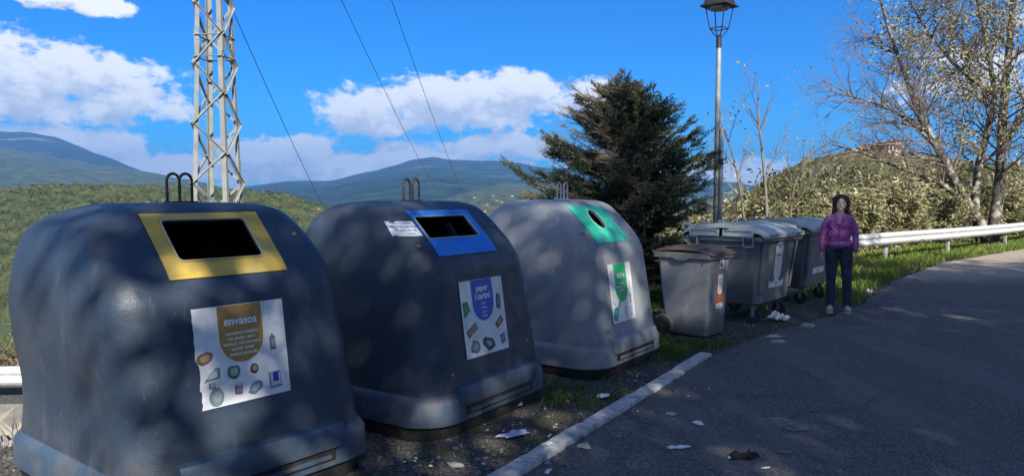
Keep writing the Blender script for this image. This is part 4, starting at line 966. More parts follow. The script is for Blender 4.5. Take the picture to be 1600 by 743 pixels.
for sm, i0, n, L, r in ((s1, .3, 34, 1.75, .042), (s1b, .2, 22, 1.25, .028), (s1c, .15, 22, 1.35, .028)):
    sprout(t, sm, i0, 1, n, L, r, 4, (-.35, 0, .10), spread=.6, up=.03, curl=.2, kids=(2, 4), ratio=.62)
L = add_leaves(t, 1, .10, 2, .38, .7, .05, keep=.10)
finish_tree('bare_tree', t, L, ochre_leaf, bark_g, 'leaning tree with nearly bare twiggy branches spreading left over the guardrail', 'tree', None, tuple(s1[0]))
t = Tree(9)
s2 = stem(t, [(1551, 392), (1553, 349), (1563, 283), (1567, 188), (1572, 120), (1580, 50), (1586, -60), (1590, -170)], [24.6] * 8, .21, .05)
s3 = stem(t, [(1535, 390), (1522, 330), (1530, 254), (1544, 203), (1556, 150), (1540, 60), (1520, -40), (1500, -130)], [24.9] * 8, .15, .03)
s4 = stem(t, [(1566, 230), (1600, 180), (1650, 120), (1700, 60)], [24.6, 24.3, 24, 24], .10, .03)
s5 = stem(t, [(1556, 150), (1500, 110), (1455, 60), (1420, 0)], [24.9, 24.6, 24.3, 24], .08, .02)
for sm, n, L in ((s2, 34, 1.9), (s3, 28, 1.7), (s4, 14, 1.6), (s5, 20, 1.5)): sprout(t, sm, .28, 1, n, L, .04, 3, (0, 0, .0), spread=.75, up=.02, curl=.2, kids=(3, 4), ratio=.62)
L = add_leaves(t, 11, .125, 3, .42, .8, .13, keep=.72)
finish_tree('leafy_tree', t, L, ochre_leaf, bark_g, 'twin stemmed tree with yellowing olive leaves at the right edge beyond the rail', 'tree', None, tuple(s2[0]))
# -- thin saplings behind the lamp
for i, (pix, Y, r0, n, lab) in enumerate([([(1199, 372), (1197, 300), (1190, 230), (1184, 175), (1186, 128)], 14.5, .035, 9, 'slender bare sapling standing right of the lamp pole against the sky'),
                                   ([(1166, 372), (1160, 320), (1152, 270), (1140, 225), (1122, 175)], 15.5, .028, 8, 'thin sapling with few yellow leaves close beside the lamp pole'),
                                   ([(1232, 372), (1236, 330), (1240, 290), (1262, 245), (1285, 225)], 17.0, .03, 8, 'low arching sapling behind the large containers')]):
    t = Tree(40 + i); sm = stem(t, pix, Y, r0, .008, 6); sprout(t, sm, .3, 1, n, .75, .014, 3, (0, 0, .5), spread=.45, up=.12, curl=.12, kids=(2, 3), ratio=.6)
    L = add_leaves(t, 2, .075, 60 + i, .5, .5, .05, keep=(.15, .5, .4)[i]); finish_tree('sapling', t, L, ochre_leaf, twig_m, lab, 'sapling', 'saplings behind the lamp', tuple(sm[0]))

# -- spruce
def spruce(base, H, Rm, seed):
    t = Tree(seed); rn = t.r; trunk = [Vector((rn.gauss(0, .02), rn.gauss(0, .02), H * i / 12 - .3 * (i == 0))) for i in range(13)]; t.limb(trunk, .075, .008, t.trunk, 8)
    NP = []; ND = []; DP = []; DD = []
    for i in range(330):
        h = (i / 330) ** .9; z = .25 + h * (H - .32); an = i * 2.399 + rn.uniform(-.4, .4); wz = math.cos(an - R(190)) 
        rmax = Rm * min(1.0, (1 - z / H) ** .45 * 1.12) * rn.uniform(.5 + .25 * h, 1.12) * (1 + .16 * math.sin(an * 2 + 5 * h) + .10 * math.sin(an * 3 - 7 * h)); rmax = min(rmax, Rm * 1.12) * (1.02 - .13 * math.cos(an))
        if z < 1.2: rmax *= .75
        rise = rn.uniform(-.05, .5) + .42 * h; d = Vector((math.cos(an), math.sin(an), rise)).normalized(); pts = [Vector((0, 0, z))]
        n = 6
        for q in range(n):
            d = (d + Vector((rn.gauss(0, .07), rn.gauss(0, .07), .05 if q > 2 else -.03))).normalized(); pts.append(pts[-1] + d * rmax / n)
        t.limb(pts, .016 * (1 - h * .5), .004, k=4)
        dead = (math.cos(an) < .1 and rn.random() < .6 and .3 < h < .95)  # dry left twigs, their share raised to stand in for the sunlit side
        m = int(12 + rmax * 19)
        for q in range(m):
            u = rn.uniform(.12, 1) ** .8 * n; j = min(int(u), n - 1); b = pts[j].lerp(pts[j + 1], u - j); dd = (pts[j + 1] - pts[j]).normalized(); side = dd.cross(Vector((0, 0, 1))).normalized() * rn.choice((-1, 1))
            td = (dd * .8 + side * rn.uniform(.5, 1.0) + Vector((0, 0, rn.uniform(-.35, .3)))).normalized(); tl = rmax * rn.uniform(.12, .26) * (1.15 - u / n * .6) + .05
            e = b + td * tl; t.mb.tube([b, e], [.004, .002], 3, cap=False)
            for s_ in range(3):
                b2 = b.lerp(e, (.25, .5, .8)[s_]); e2 = b2 + (td + dd * .5 + Vector((rn.gauss(0, .5), rn.gauss(0, .5), rn.gauss(0, .35)))).normalized() * tl * .45
                for A, B in ((b, e), (b2, e2)) if s_ == 0 else ((b2, e2),):
                    k = max(4, int((B - A).length / .011))
                    for w_ in range(k):
                        (DP if dead else NP).append(A.lerp(B, (w_ + rn.random()) / k)); (DD if dead else ND).append((B - A).normalized())
    return t, np.array(NP), np.array(ND), np.array(DP), np.array(DD)
def needles(P, D, seed, L=.026, W_=.0065):
    rs = np.random.RandomState(seed); n = len(P); N_ = rs.normal(0, 1, (n, 3)); N_ -= D * (N_ * D).sum(1)[:, None]; N_ /= np.linalg.norm(N_, axis=1)[:, None]
    dr = D * .55 + N_; dr /= np.linalg.norm(dr, axis=1)[:, None]; Q = np.cross(dr, rs.normal(0, 1, (n, 3))); Q /= np.linalg.norm(Q, axis=1)[:, None]; l = L * rs.uniform(.7, 1.2, n)[:, None]
    return np.stack([P - Q * W_ / 2, P + Q * W_ / 2, P + dr * l + Q * W_ * .2, P + dr * l - Q * W_ * .2], 1).reshape(-1, 3)
sx_, sy2 = 1.72, 11.5; sgz = ground_z(sx_, sy2) - .05
t, NP, ND, DP, DD = spruce((0, 0, 0), 3.24 - sgz, 1.62, 3)
sr = empty('spruce_tree', (sx_, sy2, sgz), 0, 'dark spruce with dry and sunlit brownish twigs on its left side, behind the green topped igloo', 'conifer')
t.trunk.build('trunk', bark_d, sr); t.mb.build('branches', twig_m, sr)
obj('crown', quads('crown', needles(NP, ND, 1, .032, .012)), needle_m, sr, smooth=False); obj('dry_lit_twigs', quads('dry_lit_twigs', needles(DP[::2], DD[::2], 2, .022, .005)), dead_needle_m, sr, smooth=False)
print('NEEDLES', len(NP), len(DP))

# -- hedge shrubs on the bank behind the rail
def bush(seed, Rr, H, nl, size, lm, sparse=.0, name='shrub'):
    rs = np.random.RandomState(seed); rn = random.Random(seed); m = MB(); P = []; D = []
    ns = 16
    for i in range(ns):
        an = rn.uniform(0, 6.28); lean = rn.uniform(.05, .95); hh = H * rn.uniform(.55, 1.08) * (1 - .35 * lean); tip = Vector((math.cos(an) * Rr * lean, math.sin(an) * Rr * lean, hh)); p0 = Vector((math.cos(an) * .15, math.sin(an) * .15, -.2)); c = Vector((tip.x * .35, tip.y * .35, hh * .62))
        pts = [(p0 * (1 - u) ** 2 + c * 2 * u * (1 - u) + tip * u * u) for u in np.linspace(0, 1, 8)]; m.tube(pts, [.022 * (1 - .75 * q / 7) for q in range(8)], 4, cap=False)
        for q in range(14):
            u = rn.uniform(.25, 1) * 7; j = min(int(u), 6); b = pts[j].lerp(pts[j + 1], u - j); d = Vector((rn.gauss(0, 1), rn.gauss(0, 1), rn.gauss(.4, .6))).normalized(); ll = rn.uniform(.3, .8) * H * .22; e = b + d * ll; m.tube([b, (b + e) / 2 + Vector((0, 0, .04)), e], [.007, .005, .003], 3, cap=False)
            k = int(nl / (ns * 14) * rn.choice((.3, .8, 1, 1.6)) * (1 - sparse * rn.random()))
            for w_ in range(k): P.append(b.lerp(e, rn.uniform(.2, 1.1)) + Vector((rn.gauss(0, .09), rn.gauss(0, .09), rn.gauss(0, .09)))); D.append(d)
    root = empty(name, (0, 0, 0)); m.build('stems', twig_m, root); obj('foliage', quads('foliage', leaves_at(np.array(P), np.array(D), size, seed, .38, .5)), lm, root, smooth=False); return root
protos = [bush(1, 1.8, 3.6, 9500, .17, dry_leaf), bush(2, 1.9, 3.9, 8800, .17, dry_leaf, .3), bush(3, 1.6, 3.2, 7000, .15, green_leaf, .2), bush(4, 1.5, 3.6, 3200, .14, dry_leaf, .6)]
spots = []
def bsp(px, Y, top, kind): spots.append((px, Y, top - 10, kind))
for px, Y, top, k in [(1120, 16.5, 300, 3), (1150, 17.5, 282, 3), (1180, 18.5, 300, 2), (1212, 18, 288, 3), (1245, 19, 275, 2), (1275, 19.5, 288, 3), (1300, 21, 272, 1), (1335, 21.5, 278, 0), (1368, 22, 268, 1), (1402, 22.5, 262, 0), (1436, 23.5, 275, 0), (1468, 24.5, 268, 1),
                      (1503, 26.5, 262, 0), (1540, 27.5, 258, 1), (1578, 28.5, 262, 0), (1616, 29.5, 255, 1), (1660, 30, 250, 0), (1710, 31, 250, 1),
                      (1160, 24, 285, 2), (1225, 25, 268, 2), (1290, 27, 258, 1), (1350, 28, 262, 2), (1410, 29, 256, 0), (1470, 31, 258, 2), (1530, 33, 255, 2), (1590, 35, 250, 0), (1090, 18, 330, 2), (1060, 20, 335, 2)]: bsp(px, Y, top, k)
used = [False] * 4; labs = []
where = ['sparse twiggy shrub just right of the lamp pole', 'sparse shrub behind the first large container lid', 'green shrub low behind the large containers', 'loose twiggy shrub between the two container lids', 'green leaved shrub above the second container', 'thin shrub left of the woman and above the container', 'yellowish shrub directly behind the woman', 'dry yellow shrub just right of the woman, behind the rail', 'dense dry leaved shrub behind the start of the sunlit rail', 'dry leaved shrub under the bare leaning branches', 'yellow green shrub left of the leaning trunk', 'shrub growing round the foot of the leaning trunk',
         'dry leaved shrub between the leaning trunk and the twin stems', 'yellow leaved shrub just behind the twin stemmed tree', 'shrub right of the twin stemmed tree behind the rail', 'shrub at the right edge above the rail end', 'shrub beyond the right edge of the bend', 'farthest right shrub past the bend',
         'darker green shrub in the second row beyond the lamp', 'green shrub in the second row beyond the saplings', 'tall shrub in the second row under the hilltop house', 'green shrub in the second row beneath the bare branches', 'dry shrub in the second row left of the leaning tree', 'green shrub in the second row behind the leaning tree', 'green shrub in the second row behind the twin stems', 'yellow shrub in the back row at the right edge', 'low green shrub between the spruce and the lamp', 'low green shrub behind the spruce']
for i, (px, Y, top, k) in enumerate(spots):
    p = at(px, 300, Y); gz = ground_z(p.x, p.y); topz = at(px, top, Y).z; o = protos[k] if not used[k] else copy_tree(protos[k]); used[k] = True
    o.location = (p.x, p.y, gz - .05); rr2 = random.Random(i * 7 + 1); o.rotation_euler = (0, 0, rr2.uniform(0, 6.28)); sc = (topz - gz) / (3.6, 3.9, 3.2, 3.6)[k]; so = min(max(sc, .75), 1.25); o.scale = (so, so, sc)
    tag(o, where[i], 'shrub', 'shrubs on the bank behind the guardrail')
# small shrubs down by the lower lane (left edge of the picture)
lowb = bush(11, .9, 1.1, 2200, .07, green_leaf, .2); lf = True
for i, (px, Y, h, lab) in enumerate([(-20, 13.4, 1.0, 'leafy scrub just outside the lower guardrail at the left edge'), (22, 14.2, 1.15, 'low scrub behind the lower guardrail beside the first igloo'), (60, 13.2, .9, 'scrub hidden partly behind the first igloo'), (470, 14.5, 1.2, 'dark scrub seen between the first and second igloos'), (770, 14.0, 1.3, 'scrub between the second and third igloos'), (5, 17.5, 1.3, 'taller scrub lower down the slope at the left edge'), (30, 21, 1.4, 'farthest scrub down the slope at the left edge')]):
    p = at(px, 500, Y); o = lowb if lf else copy_tree(lowb); lf = False; o.location = (p.x, p.y, ground_z(p.x, p.y) - .05); o.rotation_euler = (0, 0, i * 1.3); o.scale = (1.1, 1.1, h); tag(o, lab, 'shrub', 'scrub on the valley slope')

# -- trees of the roadside behind the photographer: they shade the road and the bins
def shade_tree(x, y, H, seed, dens, label, cr=3.2):
    t = Tree(seed); b = Vector((x, y, ground_z(x, y) - .1)); sm = [b + Vector((math.sin(i * .9 + seed) * .12 * i / 3, math.cos(i * .7 + seed) * .12 * i / 3, H * i / 8)) for i in range(9)]
    t.limb(sm, .2, .05, t.trunk, 10)
    for q in range(int(H * 2.6)):
        u = t.r.uniform(.34, 1) * 8; i = min(int(u), 7); p = sm[i].lerp(sm[i + 1], u - i); an = q * 2.4 + t.r.uniform(-.3, .3); t.grow(p, Vector((math.cos(an), math.sin(an), .35)), cr * .55 * t.r.uniform(.75, 1.15), .05, 1, 3, spread=.8, up=.05, curl=.2, kids=(3, 4), ratio=.62)
    L = add_leaves(t, dens, .25, seed, .6, .3, .25)
    return finish_tree('roadside_tree', t, L, green_leaf, bark_d, label, 'tree', 'roadside trees behind the photographer', tuple(b))
SHADE = [(3.9, -7.4, 11.0, 12, 3.4), (9.2, -7.0, 12.0, 13, 3.4), (11.4, -5.8, 13.5, 14, 3.7), (15.4, -4.4, 12, 14, 3.6), (18.8, -1.6, 10.0, 14, 3.3), (21.4, 1.8, 7.0, 12, 3.0), (13.2, 2.2, 7.6, 13, 3.1), (17.0, 3.4, 5.6, 11, 2.6), (8.4, -2.6, 7.7, 12, 2.9), (9.6, -9.8, 13, 13, 3.5), (6.4, -9.2, 10.5, 13, 3.2)]
for i, (x, y, H, dn_, cr) in enumerate(SHADE): shade_tree(x, y, H, 100 + i, dn_, 'roadside tree outside the frame whose crown shades the road and bins', cr)
# ------------------------------------------------------------------ person
def blob_union(name, m, parent, parts, voxel=.008, smooth_it=4):
    """parts: ('t', points, radii) tapered limb, ('e', centre, radii) ellipsoid; fused into one skin"""
    mb = MB()
    for p in parts:
        if p[0] == 't':
            pts, rad = p[1], p[2]; sq = p[3] if len(p) > 3 else None
            mb.tube(pts, rad, 14)
            for q, r_ in zip(pts, rad): mb.lathe([(r_ * math.sin(t), -r_ * math.cos(t)) for t in np.linspace(.02, math.pi - .02, 9)], q, (0, 0, 1), 12)
        else:
            c, rr_ = p[1], p[2]; bm = bmesh.new(); bmesh.ops.create_uvsphere(bm, u_segments=20, v_segments=14, radius=1)
            rot = p[3] if len(p) > 3 else None
            V = []
            for v in bm.verts:
                q = Vector((v.co.x * rr_[0], v.co.y * rr_[1], v.co.z * rr_[2]))
                if rot: q.rotate(rot)
                V.append(q + Vector(c))
            bm.verts.index_update(); mb.add(V, [[v.index for v in f.verts] for f in bm.faces]); bm.free()
    o = mb.build(name, m, parent, angle=None); bm = bmesh.new(); bm.from_mesh(o.data); bmesh.ops.holes_fill(bm, edges=[e for e in bm.edges if e.is_boundary]); bmesh.ops.recalc_face_normals(bm, faces=bm.faces[:]); bm.to_mesh(o.data); bm.free()
    r = o.modifiers.new('r', 'REMESH'); r.mode = 'VOXEL'; r.voxel_size = voxel; sm = o.modifiers.new('s', 'SMOOTH'); sm.iterations = smooth_it; sm.factor = .5
    bpy.context.view_layer.update(); apply_mods(o); o.data.polygons.foreach_set('use_smooth', [True] * len(o.data.polygons)); return o
skin = mat('skin', (.68, .43, .31), .5, (.72, .47, .34), 12)
jac = mat('purple windbreaker nylon', (.34, .08, .28), .36, (.27, .06, .22), 8, .9, 14, spec=.6)
jeans = mat('dark blue denim', (.018, .026, .055), .85, (.035, .045, .08), 10, .2, 200)
shoe_m = mat('pale trainer', (.34, .32, .27), .7, (.48, .45, .40), 20); sole_m = mat('trainer sole', (.45, .44, .40), .7)
hair_m = mat('dark curly hair', (.018, .012, .010), .6, (.05, .03, .022), 60, 1.0, 90)
shirt_m = mat('grey top', (.27, .29, .32), .8)
wx, wy_ = 4.63, 10.45
wo_ = empty('person', (wx, wy_, 0.012), math.atan2(-wx, wy_) , 'woman with dark curly hair in a purple windbreaker and dark jeans, standing beside the containers', 'person')
def mir(x): return [(sx * x) for sx in (-1, 1)]
body = []
body += [('e', (0, .0, 1.525), (.072, .088, .108)), ('e', (0, -.035, 1.475), (.052, .058, .055)), ('t', [(0, .012, 1.36), (0, .0, 1.46)], [.052, .05]),
         ('e', (0, -.092, 1.512), (.011, .016, .020)), ('t', [(0, -.080, 1.545), (0, -.096, 1.510)], [.008, .011]), ('e', (0, -.082, 1.468), (.022, .010, .006)), ('e', (0, -.072, 1.437), (.022, .02, .016)),
         ('e', (0, 0, 1.20), (.125, .075, .17)), ('e', (0, 0, 1.0), (.12, .08, .15)), ('e', (0, 0, .90), (.135, .08, .10)), ('t', [(-.14, 0, 1.32), (0, .005, 1.355), (.14, 0, 1.32)], [.036, .045, .036])]
for sx in (-1, 1):
    body += [('e', (sx * .074, .005, 1.515), (.010, .020, .030)), ('e', (sx * .03, -.062, 1.53), (.016, .016, .012)),
             ('t', [(sx * .085, 0, .88), (sx * .098, -.005, .50), (sx * .105, .02, .10)], [.066, .048, .034]), ('e', (sx * .115, -.05, .045), (.04, .10, .035)),
             ('t', [(sx * .15, .0, 1.32), (sx * .205, .015, 1.06), (sx * .220, -.02, .86)], [.042, .034, .024])]
    wr = Vector((sx * .221, -.025, .85))
    body += [('e', wr + Vector((0, -.004, -.045)), (.016, .034, .045))]
    for q, (fy_, fl) in enumerate(((-.030, .062), (-.012, .070), (.008, .066), (.026, .052))):
        a_ = wr + Vector((sx * 0, fy_, -.075)); b_ = a_ + Vector((-sx * .004, -.002, -fl * .5)); c_ = b_ + Vector((-sx * .016, -.002, -fl * .45)); body.append(('t', [a_, b_, c_], [.0085, .008, .0065]))
    a_ = wr + Vector((0, -.028, -.03)); body.append(('t', [a_, a_ + Vector((-sx * .004, -.022, -.028)), a_ + Vector((-sx * .01, -.028, -.055))], [.011, .0095, .0075]))
pb_ = blob_union('body', skin, wo_, body, .0055, 3)
J = [('e', (0, 0, 1.235), (.160, .115, .16)), ('e', (0, .0, 1.08), (.156, .115, .17)), ('e', (0, 0, .945), (.170, .125, .085)), ('t', [(-.125, .0, 1.318), (0, .012, 1.372), (.125, .0, 1.318)], [.046, .054, .046]), ('e', (0, .01, .96), (.174, .128, .05))]
for sx in (-1, 1): J += [('t', [(sx * .145, 0, 1.308), (sx * .196, .01, 1.19), (sx * .212, .018, 1.06), (sx * .218, -.01, .93), (sx * .220, -.022, .865)], [.054, .050, .044, .040, .034]), ('e', (sx * .222, .0, .97), (.042, .045, .04)), ('e', (sx * .210, .02, 1.10), (.046, .05, .035))]
rq = random.Random(5)
for i in range(26):                      # soft folds
    a_ = rq.uniform(0, 6.28); z = rq.uniform(.93, 1.3); J.append(('t', [(math.cos(a_) * .152, math.sin(a_) * .110, z), (math.cos(a_ + .35) * .156, math.sin(a_ + .35) * .114, z - rq.uniform(-.05, .08))], [.010, .006]))
jk = blob_union('jacket', jac, wo_, J, .008, 4)
MB().tube([(.07 * math.cos(t), .01 + .07 * math.sin(t), 1.385 + .012 * math.sin(t)) for t in np.linspace(-.9, math.pi + .9, 14)], .017, 8).build('collar', jac, jk)
MB().tube([(0, -.116, 1.24), (0, -.122, 1.10), (0, -.131, .93)], .0035, 6).build('zip', mat('dark zip', (.05, .02, .05), .5), jk)
MB().loft([[Vector((-.046, -.088, 1.372)), Vector((.046, -.088, 1.372)), Vector((.046, -.07, 1.372)), Vector((-.046, -.07, 1.372))], [Vector((-.003, -.124, 1.24)), Vector((.003, -.124, 1.24)), Vector((.003, -.09, 1.24)), Vector((-.003, -.09, 1.24))]]).build('shirt', shirt_m, wo_)
for sx in (-1, 1): MB().beam((sx * .056, -.084, 1.385), (sx * .010, -.128, 1.235), .03, .010, up=(0, 1, 0), bev=.003).build('lapel', jac, jk)
T_ = [('e', (0, 0, .92), (.172, .118, .10))]
for sx in (-1, 1): T_ += [('t', [(sx * .088, 0, .86), (sx * .096, -.005, .66), (sx * .102, -.008, .50), (sx * .108, .012, .28), (sx * .112, .02, .085)], [.096, .082, .068, .062, .058])]
blob_union('trousers', jeans, wo_, T_, .009, 4)
for sx in (-1, 1):
    sh = blob_union('shoe', shoe_m, wo_, [('e', (sx * .118, -.085, .042), (.046, .085, .038)), ('e', (sx * .113, .015, .06), (.042, .065, .055))], .006, 3)
    MB().loft([[Vector((p.x, p.y, z)) for p in rring(.046, .135, .045, z, 6, sx * .117, -.045)] for z in (-.012, .016)]).build('sole', sole_m, sh, angle=40)
    MB().lathe([(0, .0022), (.006, .0018), (.009, 0)], (sx * .029, -.079, 1.532), (0, -1, 0), 10).build('eye', mat('eye', (.02, .012, .01), .25), wo_)
    MB().tube([(sx * .014, -.084, 1.551), (sx * .030, -.083, 1.556), (sx * .046, -.070, 1.550)], .0035, 5).build('eyebrow', hair_m, wo_)
MB().tube([(-.02, -.088, 1.469), (0, -.093, 1.471), (.02, -.088, 1.469)], .004, 6).build('lips', mat('lips', (.25, .08, .07), .5), wo_)
hp = [('e', (0, .024, 1.562), (.100, .098, .090)), ('e', (0, .05, 1.47), (.098, .07, .11))]; rq = random.Random(8)
for i in range(150):
    a_ = rq.uniform(-.55, math.pi + .55); z = rq.uniform(1.38, 1.62); k = 1 if z < 1.57 else .8; hp.append(('e', (math.cos(a_) * .100 * k, .022 + math.sin(a_) * .095 * k, z), (.018, .018, .022)))
for i in range(40):
    a_ = rq.uniform(0, 6.28); q = rq.uniform(0, .07); hp.append(('e', (math.cos(a_) * q, .015 + math.sin(a_) * q, 1.645 - q * .3 - .005), (.018, .018, .014)))
for sx in (-1, 1):
    for i in range(12): hp.append(('e', (sx * rq.uniform(.075, .10), rq.uniform(-.06, -.01), rq.uniform(1.42, 1.60)), (.016, .016, .02)))
for i in range(0): hp.append(('e', (-.055 + i * .0138, -.062 - .012 * math.sin(i / 8 * math.pi), 1.600 + .012 * math.sin(i / 8 * math.pi)), (.014, .012, .016)))
blob_union('hair', hair_m, wo_, hp, .006, 1)

for ch in wo_.children:
    me_ = ch.data; n_ = len(me_.vertices); co_ = np.zeros(n_ * 3); me_.vertices.foreach_get('co', co_); co_ = co_.reshape(-1, 3)
    k_ = sstep((co_[:, 2] - .1) / .9); co_[:, 0] += -.018 * k_ + .020 * sstep((co_[:, 2] - 1.25) / .3); co_[:, 1] += .02 * sstep((co_[:, 2] - .3) / .5) * (co_[:, 0] > 0) * (1 - sstep((co_[:, 2] - .6) / .3))
    me_.vertices.foreach_set('co', co_.ravel()); me_.update()
for ch in [c for q in wo_.children for c in q.children]:
    if ch.parent.name.startswith('jacket'):
        for v in ch.data.vertices: v.co.x += -.018 + .020 * float(sstep((v.co.z - 1.25) / .3))
# ------------------------------------------------------------------ buildings
bpy.context.view_layer.update()
def land(px, py, Y):                      # the spot on the terrain under the given bearing and distance
    d = ray(px, py); x, y = d.x / d.y * Y, Y
    h, l, *_ = scene.ray_cast(bpy.context.evaluated_depsgraph_get(), Vector((x, y, 2000)), Vector((0, 0, -1)))
    return Vector((x, y, (l.z if h else 0) - .5))
def house(px, Y, py_base, w_, d_, h_, rh, wall, roofc, label, rot=0.0, wins=True, grp=None):
    p = land(px, py_base, Y); r = empty('house', (p.x, p.y, p.z), rot, label, 'house', grp)
    MB().box((0, 0, h_ / 2 - 1.5), (w_, d_, h_ + 3)).build('wall', wall, r, smooth=False)
    e = .5; MB().loft([[Vector((-w_ / 2 - e, -d_ / 2 - e, h_ - .1)), Vector((0, -d_ / 2 - e, h_ + rh)), Vector((w_ / 2 + e, -d_ / 2 - e, h_ - .1)), Vector((0, -d_ / 2 - e, h_ - .12))], [Vector((-w_ / 2 - e, d_ / 2 + e, h_ - .1)), Vector((0, d_ / 2 + e, h_ + rh)), Vector((w_ / 2 + e, d_ / 2 + e, h_ - .1)), Vector((0, d_ / 2 + e, h_ - .12))]]).build('roof', roofc, r, smooth=False)
    if wins:
        for i in range(3):
            f = MB().box((-w_ * .32 + i * w_ * .32, -d_ / 2 - .02, h_ * .6), (.9, .12, 1.2)).build('window', mat('window frame pale', (.5, .48, .45), .6), r, smooth=False)
            MB().box((-w_ * .32 + i * w_ * .32, -d_ / 2 - .09, h_ * .6), (.7, .03, 1.0)).build('pane', mat('dark glass', (.02, .025, .03), .1), f, smooth=False)
    return r
pinkw = mat('pink render', (.50, .27, .18), .9, (.58, .34, .24), 1.0); palew = mat('pale render', (.50, .46, .40), .9, (.6, .56, .5), 1.0); terra = mat('terracotta roof', (.30, .13, .07), .9, (.38, .19, .11), 3)
house(1384, 146, 250, 3.0, 4, 1.5, .7, pinkw, terra, 'salmon pink house on the hilltop seen through the bare branches', R(20))
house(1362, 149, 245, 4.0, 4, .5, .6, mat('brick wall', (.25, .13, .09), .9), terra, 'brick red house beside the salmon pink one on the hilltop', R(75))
house(4, 118, 492, 8, 8, 2.6, 1.3, mat('rubble pink wall', (.42, .28, .22), .95, (.32, .24, .2), 1.5), terra, 'pinkish farm building in the valley at the left edge', R(10))
for i, (px, Y, py) in enumerate([(762, 1500, 309), (776, 1620, 304), (790, 1400, 312), (800, 1700, 302), (784, 1540, 316), (758, 1330, 318), (770, 1800, 299), (742, 1900, 306)]):
    house(px, Y, py, 5, 7, 2.2, 1.2, mat('distant pale render', (.30, .28, .25), .9), terra, 'tiny pale house of the village below the far mountain', R(i * 37), False, 'village houses below the mountain')
# far road cut / pale terrace on the left slope
# ------------------------------------------------------------------ litter, each piece a thing
papm = mat('crumpled white paper', (.55, .58, .62), .7, (.72, .74, .77), 20); bagm = mat('lilac plastic film', (.36, .38, .55), .35, (.46, .48, .64), 12); beig = mat('stained beige paper', (.34, .32, .28), .8, (.45, .42, .37), 15)
def crumple(name, px, py, w_, d_, h_, m, label, cat, seed, rot=0.0, grp=None, z=None, flat=False, n=14):
    p = gnd(px, py, .012); gz = (max(ground_z(p.x, p.y), .013 if True else 0) if z is None else z); p = gnd(px, py, gz)
    q = random.Random(seed); xs = np.linspace(-1, 1, n); V = []; Fc = []; k = np.array([q.uniform(.5, 1.15) for _ in range(16)]); k[15] = k[0]; h_ = h_ * 1.8
    for j in range(n):
        for i in range(n):
            x, y = xs[i], xs[j]; a_ = math.atan2(y, x); rad_ = max(abs(x), abs(y)); e = np.interp((a_ % 6.283) / 6.283 * 15, range(16), k)
            l = math.hypot(x, y) or 1; x, y = x / l * rad_ * e, y / l * rad_ * e; hz = float(vnoise(np.array([x * 3.4 + seed]), np.array([y * 3.4]), 1.0, seed, 3)[0]) + .35
            V.append((x * w_ / 2, y * d_ / 2, .003 + max(0, hz) * h_ * (1 - rad_ ** 4 * .8)))
    for j in range(n - 1):
        for i in range(n - 1): a_ = j * n + i; Fc.append((a_, a_ + 1, a_ + n + 1, a_ + n))
    me = mesh(name, V, Fc); o = obj(name, me, m, None, True, 25); o.location = (p.x, p.y, gz); o.rotation_euler = (0, 0, rot)
    sl = o.modifiers.new('s', 'SOLIDIFY'); sl.thickness = .0015; sl.offset = 1; bpy.context.view_layer.update(); apply_mods(o)
    tag(o, label, cat, grp); return o
crumple('tissue_pile', 1218, 499, .34, .22, .11, papm, 'crumpled white tissue pile under the first large container by its castor', 'tissue', 1)
crumple('tissue', 1358, 457, .10, .08, .06, papm, 'small white tissue on the grass edge right of the woman', 'tissue', 2)
crumple('tissue', 1355, 433, .09, .07, .04, papm, 'tiny white scrap lying in the grass farther right of the woman', 'tissue', 22)
crumple('plastic_film', 803, 679, .30, .10, .03, bagm, 'torn lilac plastic film on the gravel before the second igloo', 'plastic film', 3, .55, flat=True)
crumple('paper_sheet', 857, 693, .11, .07, .012, papm, 'pale paper stuck on top of the kerb', 'paper', 4, .7, z=.05)
crumple('paper_sheet', 943, 619, .15, .08, .02, papm, 'white paper on the soil in front of the green panel igloo', 'paper', 5, .5)
crumple('paper_ball', 808, 634, .08, .06, .06, papm, 'small white paper ball by the corner of the second igloo', 'paper', 6)
crumple('food_scrap', 912, 699, .13, .09, .03, beig, 'beige crumpled scrap at the foot of the kerb on the road', 'litter', 7)
crumple('paper_scrap', 1092, 662, .07, .11, .02, papm, 'small white torn paper on the asphalt, above the long white strip', 'paper', 8, .3)
crumple('paper_strip', 1061, 699, .19, .06, .015, papm, 'long white torn strip on the asphalt left of the black glove', 'paper', 9, .25)
crumple('paper_tissue', 1048, 647, .10, .07, .015, beig, 'greyish flattened tissue on the asphalt near the kerb', 'tissue', 10)
crumple('label_strip', 856, 737, .03, .11, .012, papm, 'pale blue white strip at the bottom edge next to the kerb', 'paper', 11, -.3)
crumple('receipt', 1197, 731, .07, .022, .006, papm, 'tiny white receipt on the road near the bottom edge', 'paper', 12, .2)
crumple('cardboard_piece', 1208, 527, .26, .10, .03, beig, 'flattened pale cardboard piece on the dirt below the wheelie bin and container', 'cardboard', 13, .3)
crumple('bottle_label', 1025, 513, .14, .06, .04, papm, 'white scrap in the grass left of the wheelie bin wheel', 'litter', 14)
crumple('glove', 1162, 715, .20, .09, .045, mat('black knit glove', (.008, .008, .010), .95), 'dropped black glove lying on the asphalt', 'glove', 15, .15)
crumple('paper_scrap', 1140, 717, .025, .03, .02, papm, 'tiny white bit beside the black glove', 'paper', 16)
crumple('grey_patch', 1243, 671, .20, .10, .008, mat('dusty grey patch', (.10, .10, .10), .9, (.16, .155, .15), 20), 'flat dusty grey stain on the asphalt', 'rag', 17, .2)  # thin sheet added for a flat dirt stain on the road
crumple('grey_patch', 1225, 706, .12, .07, .006, mat('dusty grey patch', (.10, .10, .10), .9), 'small faint grey patch on the asphalt below the larger one', 'rag', 18, .2)
